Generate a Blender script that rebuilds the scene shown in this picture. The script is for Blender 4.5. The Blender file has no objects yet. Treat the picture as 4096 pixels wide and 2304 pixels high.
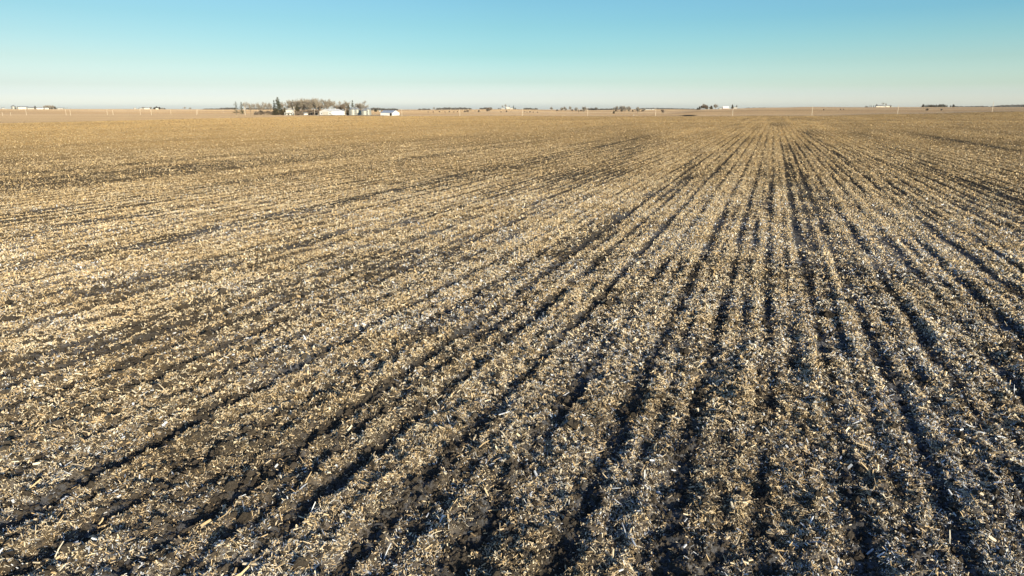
import bpy, math, random
import numpy as np
random.seed(7); rng = np.random.default_rng(11)
S = bpy.context.scene
C = S.collection
PI = math.pi
CAMH = 7.0
F = 2731.0                       # focal length in photo pixels (4096 wide)
PITCH = math.atan(715/F)
CP, SP = math.cos(PITCH), math.sin(PITCH)
ROWA = math.radians(20.4)        # heading of the crop rows
CA, SA = math.cos(ROWA), math.sin(ROWA)
SUN_AZ = math.radians(148); SUN_EL = math.radians(14.5)

# ------------------------------------------------------------------ noise
def _h(ix, iy, seed):
    ix = ix.astype(np.int64); iy = iy.astype(np.int64)
    n = (ix*374761393 + iy*668265263 + seed*1442695041) & 0xFFFFFFFF
    n = ((n ^ (n >> 13))*1274126177) & 0xFFFFFFFF
    n = (n ^ (n >> 16)) & 0xFFFFFF
    return n.astype(np.float64)/float(0xFFFFFF)
def vn(x, y, seed=0):            # value noise 0..1
    fx = np.floor(x); fy = np.floor(y)
    tx = x-fx; ty = y-fy
    tx = tx*tx*(3-2*tx); ty = ty*ty*(3-2*ty)
    a = _h(fx, fy, seed); b = _h(fx+1, fy, seed); c = _h(fx, fy+1, seed); d = _h(fx+1, fy+1, seed)
    return (a*(1-tx)+b*tx)*(1-ty)+(c*(1-tx)+d*tx)*ty
def sst(a, b, x):
    t = np.clip((x-a)/(b-a), 0, 1); return t*t*(3-2*t)

# ------------------------------------------------------------------ terrain
COLS = np.array([-1500, 0, 512, 1024, 1640, 2030, 2300, 2664, 2830, 3100, 3250, 3600, 4096, 5600], float)
YN = np.array([0, 150, 300, 450, 600, 750, 900, 1100, 1500, 2200, 3200, 6000, 14000], float)
# metres above the near field, one row per column of COLS
HT = np.array([
 [0, 0, 0, -.3, -.8, -1.4, -1.8, -2.2, -1.4, 2.0, 9.0, 6, 0],
 [0, 0, 0, -.2, -.7, -1.2, -1.6, -2.0, -1.2, 1.7, 8.6, 5, 0],
 [0, 0, 0, -.1, -.3, -.5, -.7, -1.4, -.7, 2.1, 7.6, 5, 0],
 [0, 0, 0, 0, -.2, -.4, -.6, -.5, .3, 2.5, 5.9, 5, 0],
 [0, 0, 0, 0, -.2, -.6, -1.1, -.6, .4, 2.7, 4.8, 5, 0],
 [0, 0, 0, 0, -.1, -.3, -.3, .2, 1.8, 7.0, 7.0, 5, 0],
 [0, 0, 0, 0, 0, -.4, -.5, -.6, -.2, 2.0, 3.6, 4, 0],
 [0, 0, 0, 0, 0, -.1, -.6, -.9, -.7, 1.0, 7.2, 8, 0],
 [0, 0, 0, 0, .1, .0, .1, 1.7, 7.2, 5.0, 5.0, 6, 0],
 [0, 0, 0, .1, .4, .9, 1.5, 3.6, 10.6, 10.5, 10, 8, 0],
 [0, 0, 0, .2, .5, .9, 1.6, 4.2, 11.9, 12.0, 11, 8, 0],
 [0, 0, .1, .9, 2.2, 3.2, 3.4, 5.7, 10.0, 13.5, 14, 9, 0],
 [0, 0, .4, 2.0, 4.7, 5.8, 5.9, 7.2, 10.2, 13.6, 15, 9, 0],
 [0, 0, .5, 2.4, 5.2, 6.3, 6.6, 8.0, 10.5, 13.6, 15, 9, 0]])
def pchip_slopes(x, y):
    h = np.diff(x); d = np.diff(y)/h
    m = np.zeros_like(y)
    for i in range(1, len(x)-1):
        if d[i-1]*d[i] > 0:
            w1 = 2*h[i]+h[i-1]; w2 = h[i]+2*h[i-1]
            m[i] = (w1+w2)/(w1/d[i-1]+w2/d[i])
    return m
HM = np.array([pchip_slopes(YN, r) for r in HT])
def H(x, y):
    x = np.asarray(x, float); y = np.asarray(y, float)
    yy = np.clip(y, 1, 13999)
    px = np.clip(2048+F*x/(yy*CP+CAMH*SP), COLS[0], COLS[-1]-.01)
    ci = np.clip(np.searchsorted(COLS, px, side='right')-1, 0, len(COLS)-2)
    t = (px-COLS[ci])/(COLS[ci+1]-COLS[ci]); t = t*t*(3-2*t)
    k = np.clip(np.searchsorted(YN, yy, side='right')-1, 0, len(YN)-2)
    h = YN[k+1]-YN[k]; u = (yy-YN[k])/h
    h00 = 2*u**3-3*u*u+1; h10 = u**3-2*u*u+u; h01 = -2*u**3+3*u*u; h11 = u**3-u*u
    def col(c): return HT[c, k]*h00+HM[c, k]*h*h10+HT[c, k+1]*h01+HM[c, k+1]*h*h11
    z = col(ci)*(1-t)+col(ci+1)*t
    z = np.where(y < 1, 0, z)
    far = sst(700, 1500, y)
    z = z + far*((vn(x/420, y/420, 91)-.5)*1.0)
    # the creek cut beside the far road
    return z
def world(px, Y):
    """ground point seen at photo column px, Y metres ahead"""
    X = (px-2048)/F*(Y*CP+CAMH*SP)
    for _ in range(3):
        z = float(H(X, Y)); X = (px-2048)/F*(Y*CP+(CAMH-z)*SP)
    return X, Y, float(H(X, Y))
def mpp(Y): return Y*CP/F         # metres per photo pixel

# ---- cover of corn residue (0 bare soil .. 1 thick mat) and fine relief, both in world space
def rowco(x, y):
    s = x*CA-y*SA; r = x*SA+y*CA
    return s, r
def fade(wl, ds): return np.clip((wl/np.maximum(ds, 1e-6)-1.6)/1.6, 0, 1)
BANDS = ((-.2, .28, -.30), (-5.4, .35, -.40), (-8.9, .30, -.26), (9.9, .55, -.62), (7.6, .35, -.28), (3.4, .3, -.2), (18.2, .5, -.28), (-18, 1.1, -.14),
         (-24, .6, -.12), (27, .7, -.25), (-31, .7, -.2), (14, .3, -.2), (-13.2, 1.2, .2), (.75, .4, .2), (-3.4, .7, .14), (-10.8, .6, .14), (12.4, .6, .15), (5.4, .6, .15), (40, 1.5, -.25), (60, 2, .2))
def cover(x, y, ds, dr):
    """ds, dr: sample spacing across and along the rows (band limit)"""
    s, r = rowco(x, y)
    sw = s + .14*(vn(r/11, s/5, 3)-.5) + .06*(vn(r/2.5, s/1.2, 4)-.5)
    one = .5+.5*np.cos(2*PI*sw/.762)
    two = .5+.5*np.cos(2*PI*(sw/1.524+.6*vn(r/30, s/12, 5)))
    m1 = vn(s/3.1, r/70, 6); m2 = vn(s/1.1, r/18, 7); m3 = vn(s/.42, r/5.0, 8)
    big = vn(s/11, r/60, 9); pat = vn(x/4.2, y/4.2, 10); pat2 = vn(x/1.3, y/1.3, 12)
    c = .48 + .42*(one-.5)*fade(.76, ds)*(.5+.8*m2) + .30*(two-.5)*fade(1.52, ds)*(.4+1.1*m1)
    c += .34*(m1-.5)*fade(3, ds) + .34*(m2-.5)*fade(1.1, ds) + .24*(m3-.5)*fade(.42, ds) + .26*(vn(s/.62, r/22, 14)-.5)*fade(.62, ds) + .34*(vn(s/.20, r/3.2, 13)-.5)*fade(.2, ds)
    c += .16*(big-.5) + .10*(pat-.5)*fade(4, np.maximum(ds, dr)) + .24*(pat2-.5)*fade(1.3, np.maximum(ds, dr))
    # wheel tracks, pressed dark and nearly bare
    wob = .5*(vn(r/14, r*0, 15)-.5)+.2*(vn(r/3, r*0, 18)-.5)
    for s0, w, am in BANDS:
        q = np.exp(-((s-s0+wob)/w)**2)
        c += am*q*.85*vn(r/5+s0, r*0+s0*3.1, 16)*fade(w*2.5, ds)
    # headland pass worked across the rows, thicker straw
    c += .28*np.exp(-((r-425-6*vn(s/60, s*0, 17))/10)**2)
    return c
def relief(x, y, ds, dr):
    s, r = rowco(x, y)
    iso = np.maximum(ds, dr)
    sw = s + .14*(vn(r/11, s/5, 3)-.5) + .06*(vn(r/2.5, s/1.2, 4)-.5)
    one = .5+.5*np.cos(2*PI*sw/.762)
    two = .5+.5*np.cos(2*PI*(sw/1.524+.6*vn(r/30, s/12, 5)))
    z = .030*one*fade(.76, ds)*(.5+.9*vn(s/1.1, r/18, 7)) + .042*two*fade(1.52, ds)*(.4+vn(s/3.1, r/40, 6))
    z += .10*(vn(s/.42, r/5.0, 8)-.5)*fade(.42, ds) + .055*(vn(s/.20, r/3.2, 13)-.5)*fade(.2, ds)
    z += .12*(vn(x/.9, y/.9, 21)-.5)*fade(.9, iso) + .13*(vn(x/.34, y/.34, 22)-.5)*fade(.34, iso)
    cl = vn(x/.15, y/.15, 23); z += .15*cl*cl*fade(.15, iso)
    cl = vn(x/.06, y/.06, 24); z += .04*cl*cl*fade(.06, iso)
    wob = .5*(vn(r/14, r*0, 15)-.5)+.2*(vn(r/3, r*0, 18)-.5)
    for s0, w, am in BANDS[:7]:
        z -= .045*np.exp(-((s-s0+wob)/min(w, .4))**2)*fade(.6, ds)*vn(r/5+s0, r*0+s0*3.1, 16)
    return z

# ------------------------------------------------------------------ object helpers
def tag(o, label=None, cat=None, group=None, kind=None):
    if label: o['label'] = label
    if cat: o['category'] = cat
    if group: o['group'] = group
    if kind: o['kind'] = kind
    return o
def empty(name, loc, rz=0, label=None, cat=None, group=None, sc=1):
    o = bpy.data.objects.new(name, None); C.objects.link(o)
    o.location = loc; o.rotation_euler = (0, 0, rz); o.scale = (sc, sc, sc) if not hasattr(sc, '__len__') else sc
    o.empty_display_size = .5
    return tag(o, label, cat, group)
def npmesh(name, V, Fq, mat, attrs=None, smooth=False):
    """V (n,3); Fq (m,k) faces all with k corners"""
    me = bpy.data.meshes.new(name)
    n = len(V); m, k = Fq.shape
    me.vertices.add(n); me.vertices.foreach_set('co', np.ascontiguousarray(V, np.float32).ravel())
    me.loops.add(m*k); me.loops.foreach_set('vertex_index', np.ascontiguousarray(Fq, np.int32).ravel())
    me.polygons.add(m); me.polygons.foreach_set('loop_start', np.arange(0, m*k, k, dtype=np.int32))
    try: me.polygons.foreach_set('loop_total', np.full(m, k, np.int32))
    except Exception: pass
    if smooth: me.polygons.foreach_set('use_smooth', np.ones(m, bool))
    else: me.polygons.foreach_set('use_smooth', np.zeros(m, bool))
    for an, (ty, arr) in (attrs or {}).items():
        a = me.attributes.new(an, ty, 'POINT')
        if ty == 'FLOAT': a.data.foreach_set('value', np.ascontiguousarray(arr, np.float32))
        else: a.data.foreach_set('color', np.ascontiguousarray(arr, np.float32).ravel())
    me.update(); me.validate(verbose=False) if n < 1000 else None
    me.materials.append(mat)
    return me
class MB:
    def __init__(s): s.v = []; s.f = []
    def face(s, pts):
        b = len(s.v); s.v += [tuple(p) for p in pts]; s.f.append(list(range(b, b+len(pts))))
    def box(s, x0, x1, y0, y1, z0, z1):
        b = len(s.v)
        s.v += [(x0, y0, z0), (x1, y0, z0), (x1, y1, z0), (x0, y1, z0), (x0, y0, z1), (x1, y0, z1), (x1, y1, z1), (x0, y1, z1)]
        for q in ((0, 3, 2, 1), (4, 5, 6, 7), (0, 1, 5, 4), (1, 2, 6, 5), (2, 3, 7, 6), (3, 0, 4, 7)): s.f.append([b+i for i in q])
    def tube(s, p0, p1, r0, r1, n=6, cap=True):
        a = np.array(p0, float); c = np.array(p1, float); d = c-a; L = np.linalg.norm(d)
        if L < 1e-6: return
        d /= L; u = np.cross(d, (0, 0, 1) if abs(d[2]) < .9 else (1, 0, 0)); u /= np.linalg.norm(u); w = np.cross(d, u)
        b = len(s.v)
        for (q, r) in ((a, r0), (c, r1)):
            for i in range(n):
                t = 2*PI*i/n; s.v.append(tuple(q+u*r*math.cos(t)+w*r*math.sin(t)))
        for i in range(n): j = (i+1) % n; s.f.append([b+i, b+j, b+n+j, b+n+i])
        if cap: s.f.append([b+i for i in range(n)][::-1]); s.f.append([b+n+i for i in range(n)])
    def lathe(s, prof, n=32, cx=0, cy=0):
        b = len(s.v); k = len(prof)
        for (r, z) in prof:
            for i in range(n): t = 2*PI*i/n; s.v.append((cx+r*math.cos(t), cy+r*math.sin(t), z))
        for a in range(k-1):
            for i in range(n):
                j = (i+1) % n; s.f.append([b+a*n+i, b+a*n+j, b+(a+1)*n+j, b+(a+1)*n+i])
        s.f.append([b+(k-1)*n+i for i in range(n)])
    def mesh(s, name, mat):
        me = bpy.data.meshes.new(name); me.from_pydata(s.v, [], s.f); me.update()
        me.materials.append(mat); return me
    def build(s, name, mat, parent=None, smooth=False):
        me = s.mesh(name, mat)
        if smooth: me.polygons.foreach_set('use_smooth', [len(p.vertices) == 4 for p in me.polygons])
        return put(name, me, parent)
def put(name, me, parent=None, loc=(0, 0, 0)):
    o = bpy.data.objects.new(name, me); C.objects.link(o)
    if parent: o.parent = parent
    o.location = loc
    return o

# ------------------------------------------------------------------ materials
def mat(name, col, rough=.8, metal=0, spec=.3, noise=None, attr=None, trans=0, wave=None):
    m = bpy.data.materials.new(name); m.use_nodes = True
    nt = m.node_tree; N = nt.nodes; L = nt.links; b = N['Principled BSDF']
    b.inputs['Roughness'].default_value = rough; b.inputs['Metallic'].default_value = metal
    b.inputs['Specular IOR Level'].default_value = spec
    b.inputs['Base Color'].default_value = (*col, 1)
    if noise:
        sc, col2 = noise
        tc = N.new('ShaderNodeTexCoord'); n = N.new('ShaderNodeTexNoise'); n.inputs['Scale'].default_value = sc; n.inputs['Detail'].default_value = 6
        r = N.new('ShaderNodeMapRange'); r.inputs[1].default_value = .35; r.inputs[2].default_value = .65
        mx = N.new('ShaderNodeMix'); mx.data_type = 'RGBA'
        mx.inputs[6].default_value = (*col, 1); mx.inputs[7].default_value = (*col2, 1)
        L.new(tc.outputs['Object'], n.inputs['Vector']); L.new(n.outputs['Fac'], r.inputs[0]); L.new(r.outputs[0], mx.inputs[0])
        L.new(mx.outputs[2], b.inputs['Base Color'])
    if wave:                      # ribs of sheet metal, as bump
        tc = N.new('ShaderNodeTexCoord'); w = N.new('ShaderNodeTexWave'); w.inputs['Scale'].default_value = wave[0]; w.bands_direction = wave[1]
        bp = N.new('ShaderNodeBump'); bp.inputs['Strength'].default_value = .35; bp.inputs['Distance'].default_value = .03
        L.new(tc.outputs['Object'], w.inputs['Vector']); L.new(w.outputs['Fac'], bp.inputs['Height']); L.new(bp.outputs[0], b.inputs['Normal'])
    return m
M = {}
M['bark'] = mat('bark', (.22, .17, .12), noise=(3, (.33, .27, .20)))
M['twig'] = mat('twig', (.38, .33, .26), noise=(.5, (.28, .24, .19)))
M['twig_red'] = mat('twig_red', (.29, .235, .18), noise=(.5, (.22, .17, .13)))
M['needle'] = mat('needle', (.055, .065, .035), noise=(.8, (.11, .115, .06)))
M['cedar'] = mat('cedar', (.07, .065, .035), noise=(.8, (.12, .10, .055)))
M['pole'] = mat('pole_wood', (.62, .52, .40), noise=(2, (.70, .60, .47)))
M['ceramic'] = mat('ceramic', (.5, .5, .48), .3)
M['white_metal'] = mat('white_painted_steel', (.80, .79, .75), .55, noise=(.25, (.74, .72, .67)), wave=(1.3, 'X'))
M['white_roof'] = mat('white_steel_roof', (.76, .74, .69), .5, noise=(.3, (.68, .66, .6)), wave=(1.3, 'X'))
M['white'] = mat('white_siding', (.78, .77, .72), .7, noise=(.8, (.70, .69, .64)))
M['cream'] = mat('cream_panel', (.72, .67, .57), .6, noise=(.4, (.66, .61, .5)), wave=(1.3, 'X'))
M['galv'] = mat('galvanised_steel', (.36, .36, .32), .45, .30, noise=(.35, (.30, .30, .27)), wave=(2.0, 'Z'))
M['galv_roof'] = mat('galvanised_roof', (.36, .36, .33), .5, .5, noise=(.35, (.44, .45, .43)))
M['blue_roof'] = mat('blue_grey_steel_roof', (.30, .34, .42), .55, .1, noise=(.4, (.36, .40, .47)), wave=(1.3, 'X'))
M['far_white'] = mat('weathered_white_siding', (.50, .48, .43), .7, noise=(.4, (.42, .40, .36)))
M['dark'] = mat('dark_opening', (.012, .012, .012), .9, spec=.1)
M['glass'] = mat('window_glass', (.03, .035, .04), .15, spec=.5)
M['shingle'] = mat('grey_shingle', (.30, .28, .25), .9, noise=(2, (.38, .35, .31)))
M['blue_tank'] = mat('dark_blue_tank', (.012, .028, .045), .7, spec=.15)
M['red'] = mat('red_siding', (.30, .09, .07), .8)
M['gravel'] = mat('pale_gravel', (.56, .49, .38), .95, noise=(.4, (.48, .41, .31)), spec=.1)
M['trim'] = mat('trim_grey', (.38, .37, .34), .7)
M['wood_stuff'] = mat('far_wood_twigs', (.13, .12, .10), noise=(.02, (.09, .09, .08)))

# ground: every field's own colour comes from a point attribute, broken up by fine noise
def ground_mat():
    m = bpy.data.materials.new('field_soil'); m.use_nodes = True
    nt = m.node_tree; N = nt.nodes; L = nt.links; b = N['Principled BSDF']
    b.inputs['Roughness'].default_value = .95; b.inputs['Specular IOR Level'].default_value = .0
    b.inputs['Diffuse Roughness'].default_value = 1.0
    a = N.new('ShaderNodeAttribute'); a.attribute_name = 'field_col'
    g = N.new('ShaderNodeNewGeometry')
    n = N.new('ShaderNodeTexNoise'); n.inputs['Scale'].default_value = 28; n.inputs['Detail'].default_value = 5; n.inputs['Roughness'].default_value = .7
    L.new(g.outputs['Position'], n.inputs['Vector'])
    r = N.new('ShaderNodeMapRange'); r.inputs[1].default_value = .35; r.inputs[2].default_value = .68; r.inputs[3].default_value = .62; r.inputs[4].default_value = 1.5
    L.new(n.outputs['Fac'], r.inputs[0])
    v = N.new('ShaderNodeVectorMath'); v.operation = 'MULTIPLY'
    L.new(a.outputs['Color'], v.inputs[0]); L.new(r.outputs[0], v.inputs[1])
    L.new(v.outputs[0], b.inputs['Base Color'])
    n2 = N.new('ShaderNodeTexNoise'); n2.inputs['Scale'].default_value = 3.5; n2.inputs['Detail'].default_value = 4
    L.new(g.outputs['Position'], n2.inputs['Vector'])
    bp = N.new('ShaderNodeBump'); bp.inputs['Strength'].default_value = 1.0; bp.inputs['Distance'].default_value = .3
    L.new(n2.outputs['Fac'], bp.inputs['Height']); L.new(bp.outputs[0], b.inputs['Normal'])
    return m
def straw_mat():
    m = bpy.data.materials.new('corn_straw'); m.use_nodes = True
    nt = m.node_tree; N = nt.nodes; L = nt.links; b = N['Principled BSDF']
    b.inputs['Roughness'].default_value = .75; b.inputs['Specular IOR Level'].default_value = .25
    a = N.new('ShaderNodeAttribute'); a.attribute_name = 'tint'
    cr = N.new('ShaderNodeValToRGB'); e = cr.color_ramp.elements
    e[0].position = 0; e[0].color = (.16, .12, .08, 1)
    e[1].position = 1; e[1].color = (.62, .64, .66, 1)
    for p, c in ((.25, (.36, .26, .14)), (.5, (.56, .41, .22)), (.75, (.66, .54, .36)), (.93, (.76, .67, .49)), (.96, (.62, .63, .64))):
        x = e.new(p); x.color = (*c, 1)
    L.new(a.outputs['Fac'], cr.inputs[0]); L.new(cr.outputs[0], b.inputs['Base Color'])
    return m
M['ground'] = ground_mat(); M['straw'] = straw_mat()

# ------------------------------------------------------------------ ground sheet (one polar sheet to the horizon)
def build_ground():
    u = np.linspace(-1.02, 1.02, 1150); th = np.arctan(u)
    rest = np.linspace(th[-1], th[0]+2*PI, 62)[1:-1]
    TH = np.concatenate([th, rest])
    D = [0.6, 1.5, 2.5, 3.5, 4.5, 5.2]
    d = 5.6
    while d < 15000:
        D.append(d)
        st = max(d*.0019, .62*d*d/4781)
        if d > 250: st = min(st, 13)
        if d > 3600: st = 200
        if d > 7000: st = 900
        d += st
    D = np.array(D)
    R, T = np.meshgrid(D, TH, indexing='ij')
    X = R*np.sin(T); Y = R*np.cos(T)
    lat = R*.0018*np.ones_like(X); rad = np.gradient(D)[:, None]*np.ones_like(X)
    inwedge = (T < 1.0)
    rel = T-ROWA
    ds = np.hypot(lat*np.cos(rel), rad*np.sin(rel)); dr = np.hypot(lat*np.sin(rel), rad*np.cos(rel))
    ds = np.where(inwedge, ds, 5); dr = np.where(inwedge, dr, 5)
    x = X.ravel(); y = Y.ravel(); ds = ds.ravel(); dr = dr.ravel(); rr = R.ravel()
    near = sst(900, 600, rr)
    s, r = rowco(x, y)
    z = H(x, y)
    # the extent of the near corn field
    edge = -262 + .10*(y-378) + 5*(vn(y/60, y*0, 31)-.5)          # its left edge
    infield = sst(-4, 4, x-edge)*sst(757, 752, r)
    z = z + relief(x, y, ds, dr)*near*infield
    # colours (linear albedo)
    c = np.clip(cover(x, y, ds, dr), 0, 1)
    sv = vn(x/.7, y/.7, 41)*.5+.5*vn(x/.13, y/.13, 43); soil = np.stack([.034+.026*sv, .030+.022*sv, .025+.017*sv], 1)
    bluish = np.clip((vn(x/2.2, y/2.2, 77)*.6+.4*vn(x/.12, y/.12, 79)+.10*np.clip(x/15, -1, 1)-.30)*1.8, 0, 1)*np.clip((80-rr)/50, 0, 1)
    soil = soil+bluish[:, None]*np.array([[.050, .060, .078]])  # soil tinted paler and bluish in patches close by
    straw = np.array([.47, .315, .135])[None, :]*(1+.25*(vn(x/9, y/9, 42)-.5))[:, None]
    # close by, the loose pieces themselves are modelled; only crumbs are left in the soil
    k = .12+.80*sst(25, 220, rr)
    f = np.clip(.52+2.0*(c-.48), 0, 1)
    f = f*k
    # far off at a low angle the straw hides the soil between
    f = f+(.16*sst(120, 420, rr))+.22*sst(60, 300, rr)*sst(60, -120, x)  # left side extra golden: the sun's backscatter put into the colour
    f = np.clip(f, 0, 1)[:, None]
    col = soil*(1-f)+straw*f
    # the farther fields: each strip its own tone
    sf = s/260+.2*vn(s/300, r/300, 51); 
    bands = vn(r/120+3*vn(s/900, r/900, 52), s/1400, 53)
    b2 = vn(r/38, s/500, 54)
    far = np.array([.33, .235, .14])[None, :]*(.80+.34*bands+.16*b2)[:, None]
    pink = np.array([.33, .245, .16])[None, :]
    dark = np.array([.23, .165, .10])[None, :]
    pm = sst(.5, .62, vn(r/210, s/420, 55))[:, None]
    far = far*(1-pm)+pink*pm
    dm = (sst(.60, .66, vn(r/160+7, s/600, 56))*.7)[:, None]
    far = far*(1-dm)+dark*dm
    # pale field on the left between the near field and the road
    pl = ((1-sst(-4, 4, x-edge))*sst(760, 755, r)*(y > 0))[:, None]
    pf = np.array([.32, .235, .145])[None, :]*(.85+.2*vn(r/14, s/200, 57)+.12*vn(r/60, s/90, 58))[:, None]
    far = far*(1-pl)+pf*pl
    inf = infield[:, None]
    col = col*inf+far*(1-inf)
    # grassy verge of the near field, dry and golden
    vg = (np.exp(-((r-757)/5)**2))[:, None]*np.where(y > 0, 1, 0)[:, None]
    col = col*(1-.6*vg)+np.array([.30, .22, .11])[None, :]*.6*vg
    # where the creek cut lies; its shade is painted on a sheet
    cx, cy, _ = world(2757, 800)
    nT = len(TH); nD = len(D)
    idx = np.arange(nD*nT).reshape(nD, nT)
    a = idx[:-1]; b = idx[1:]
    q = np.stack([a, np.roll(a, -1, 1), np.roll(b, -1, 1), b], -1).reshape(-1, 4)
    V = np.stack([x, y, z], 1)
    # centre cap
    V = np.vstack([V, [[0, 0, 0]]]); ci = len(V)-1
    col = np.vstack([col, col[:1]])
    fan = np.stack([np.full(nT, ci), np.roll(idx[0], -1), idx[0], idx[0]], -1)
    me = npmesh('ground', V, q[:, ::-1], M['ground'], {'field_col': ('FLOAT_COLOR', np.hstack([col, np.ones((len(V), 1))]))}, smooth=True)
    o = put('ground', me); tag(o, kind='structure')
    print('ground verts', len(V), nD, nT)
build_ground()

# ------------------------------------------------------------------ corn residue, real pieces lying on the soil
def scatter(d0, d1, per_m2, half=.80, ds=.03):
    lo = d0 if d0 <= 6 else d0*.72; hi = d1*1.38
    n = int(half*(hi*hi-lo*lo)*per_m2)
    r = np.sqrt(rng.uniform(lo*lo, hi*hi, n))
    # one size of piece gives way to the next gradually
    wt = (1-sst(d1*.72, hi, r))*(sst(lo, d0*1.38, r) if d0 > 6 else 1)
    r = r[rng.random(n) < wt]; n = len(r); t = rng.uniform(-half, half, n)
    x = r*np.sin(t); y = r*np.cos(t)
    D = np.full(n, ds)
    lump = .6*vn(x/.16, y/.16, 61)+.4*vn(x/.42, y/.42, 62)
    c = cover(x, y, D, D)
    keep = rng.random(n) < np.clip(1.45*(c-.42)+.42-.06*np.clip((70-r)/50, 0, 1)+1.05*(lump-.5)*np.clip(60/r, .3, 1), .03, 1)
    x, y, r = x[keep], y[keep], r[keep]
    if d1 > 350:
        s_, r_ = rowco(x, y); ed = -262+.10*(y-378)+5*(vn(y/60, y*0, 31)-.5)
        k2 = (x > ed)&(r_ < 754); x, y, r = x[k2], y[k2], r[k2]
    st = r*.0019; rd = np.maximum(st, .62*r*r/4781)
    tt = np.arctan2(x, y)-ROWA
    z = H(x, y)+relief(x, y, np.hypot(st*np.cos(tt), rd*np.sin(tt)), np.hypot(st*np.sin(tt), rd*np.cos(tt)))
    return x, y, z
def strips(pts, Lr, Wr, tilt, nseg, lift, size=1, fold=True, var=.24, mt=.55):
    x, y, z = pts; n = len(x)
    L = np.exp(rng.normal(math.log(Lr), .55, n))*size; W = np.minimum(np.exp(rng.normal(math.log(Wr), .5, n))*size, L*.7)
    L = np.minimum(L, Lr*size*3); W = np.minimum(W, Wr*2.4)
    yaw = rng.uniform(0, 2*PI, n)
    pit = rng.normal(0, tilt, n); rol = rng.normal(0, tilt*1.2, n)
    dx = np.stack([np.cos(yaw)*np.cos(pit), np.sin(yaw)*np.cos(pit), np.sin(pit)], 1)
    sx = np.stack([-np.sin(yaw), np.cos(yaw), 0*yaw], 1)
    up = np.cross(dx, sx)
    sd = sx*np.cos(rol)[:, None]+up*np.sin(rol)[:, None]
    nn = np.cross(dx, sd)
    P = np.stack([x, y, z+lift+np.abs(np.sin(pit))*L*.42+np.abs(np.sin(rol))*W*.3], 1)
    bend = rng.normal(0, .22, n); crown = np.abs(rng.normal(.25, .15, n))
    vs = []
    if fold:
        for k in range(nseg+1):
            q = k/nseg-.5; wv = W*(.55+.45*math.cos(q*2.2))
            base = P+dx*(L*q)[:, None]+nn*(L*bend*(.25-q*q))[:, None]
            curve = sd*(L*bend*.5*(q*q))[:, None]
            vs.append(base+curve-sd*(wv*.5)[:, None]); vs.append(base+curve+nn*(wv*crown)[:, None]); vs.append(base+curve+sd*(wv*.5)[:, None])
        w = 3
    else:
        for k in range(nseg+1):
            q = k/nseg-.5
            base = P+dx*(L*q)[:, None]+nn*(L*bend*(.25-q*q))[:, None]
            vs.append(base-sd*(W*.5)[:, None]); vs.append(base+sd*(W*.5)[:, None])
        w = 2
    V = np.stack(vs, 1)                        # n, k, 3
    K = V.shape[1]; fs = []
    for k in range(nseg):
        for j in range(w-1):
            fs.append([k*w+j, k*w+j+1, (k+1)*w+j+1, (k+1)*w+j])
    fs = np.array(fs)
    Fa = (np.arange(n)[:, None, None]*K+fs[None]).reshape(-1, 4)
    tint = np.clip(rng.normal(mt, var, n)+.25*(vn(x/1.5, y/1.5, 71)-.5), 0, 1)
    tint = np.minimum(tint, .93)
    bluish_p = vn(x/2.2, y/2.2, 77)*.6+.4*vn(x/.5, y/.5, 78)+.10*np.clip(x/15, -1, 1)
    rr_ = np.hypot(x, y)
    tint = np.where((rng.random(n) < .34*np.clip((bluish_p-.25)*1.6, 0, 1)*np.clip((70-rr_)/50, 0, 1)), 1.0, tint)  # some close pieces turned pale grey in the same patches
    return V.reshape(-1, 3), Fa, np.repeat(tint, K)
def prisms(pts, Lr, Wr, tilt):
    """stalk pieces: six-sided bits of cane with their cut ends"""
    x, y, z = pts; n = len(x)
    L = np.exp(rng.normal(math.log(Lr), .4, n)); W = np.clip(np.exp(rng.normal(math.log(Wr), .25, n)), .01, .03)
    yaw = rng.uniform(0, 2*PI, n); pit = rng.normal(0, tilt, n)
    dx = np.stack([np.cos(yaw)*np.cos(pit), np.sin(yaw)*np.cos(pit), np.sin(pit)], 1)
    sx = np.stack([-np.sin(yaw), np.cos(yaw), 0*yaw], 1); up = np.cross(dx, sx)
    P = np.stack([x, y, z+.035+np.abs(np.sin(pit))*L*.4], 1)
    vs = []
    for q in (-.5, .5):
        for i in range(6):
            t = i*PI/3; vs.append(P+dx*(L*q)[:, None]+sx*(W*.5*math.cos(t))[:, None]+up*(W*.5*math.sin(t))[:, None])
    V = np.stack(vs, 1)
    fs = np.array([[i, (i+1) % 6, 6+(i+1) % 6, 6+i] for i in range(6)]+[[0, 1, 2, 3], [0, 3, 4, 5], [6, 7, 8, 9], [6, 9, 10, 11]])
    Fa = (np.arange(n)[:, None, None]*12+fs[None]).reshape(-1, 4)
    return V.reshape(-1, 3), Fa, np.repeat(np.clip(rng.normal(.72, .16, n), 0, 1), 12)
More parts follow.
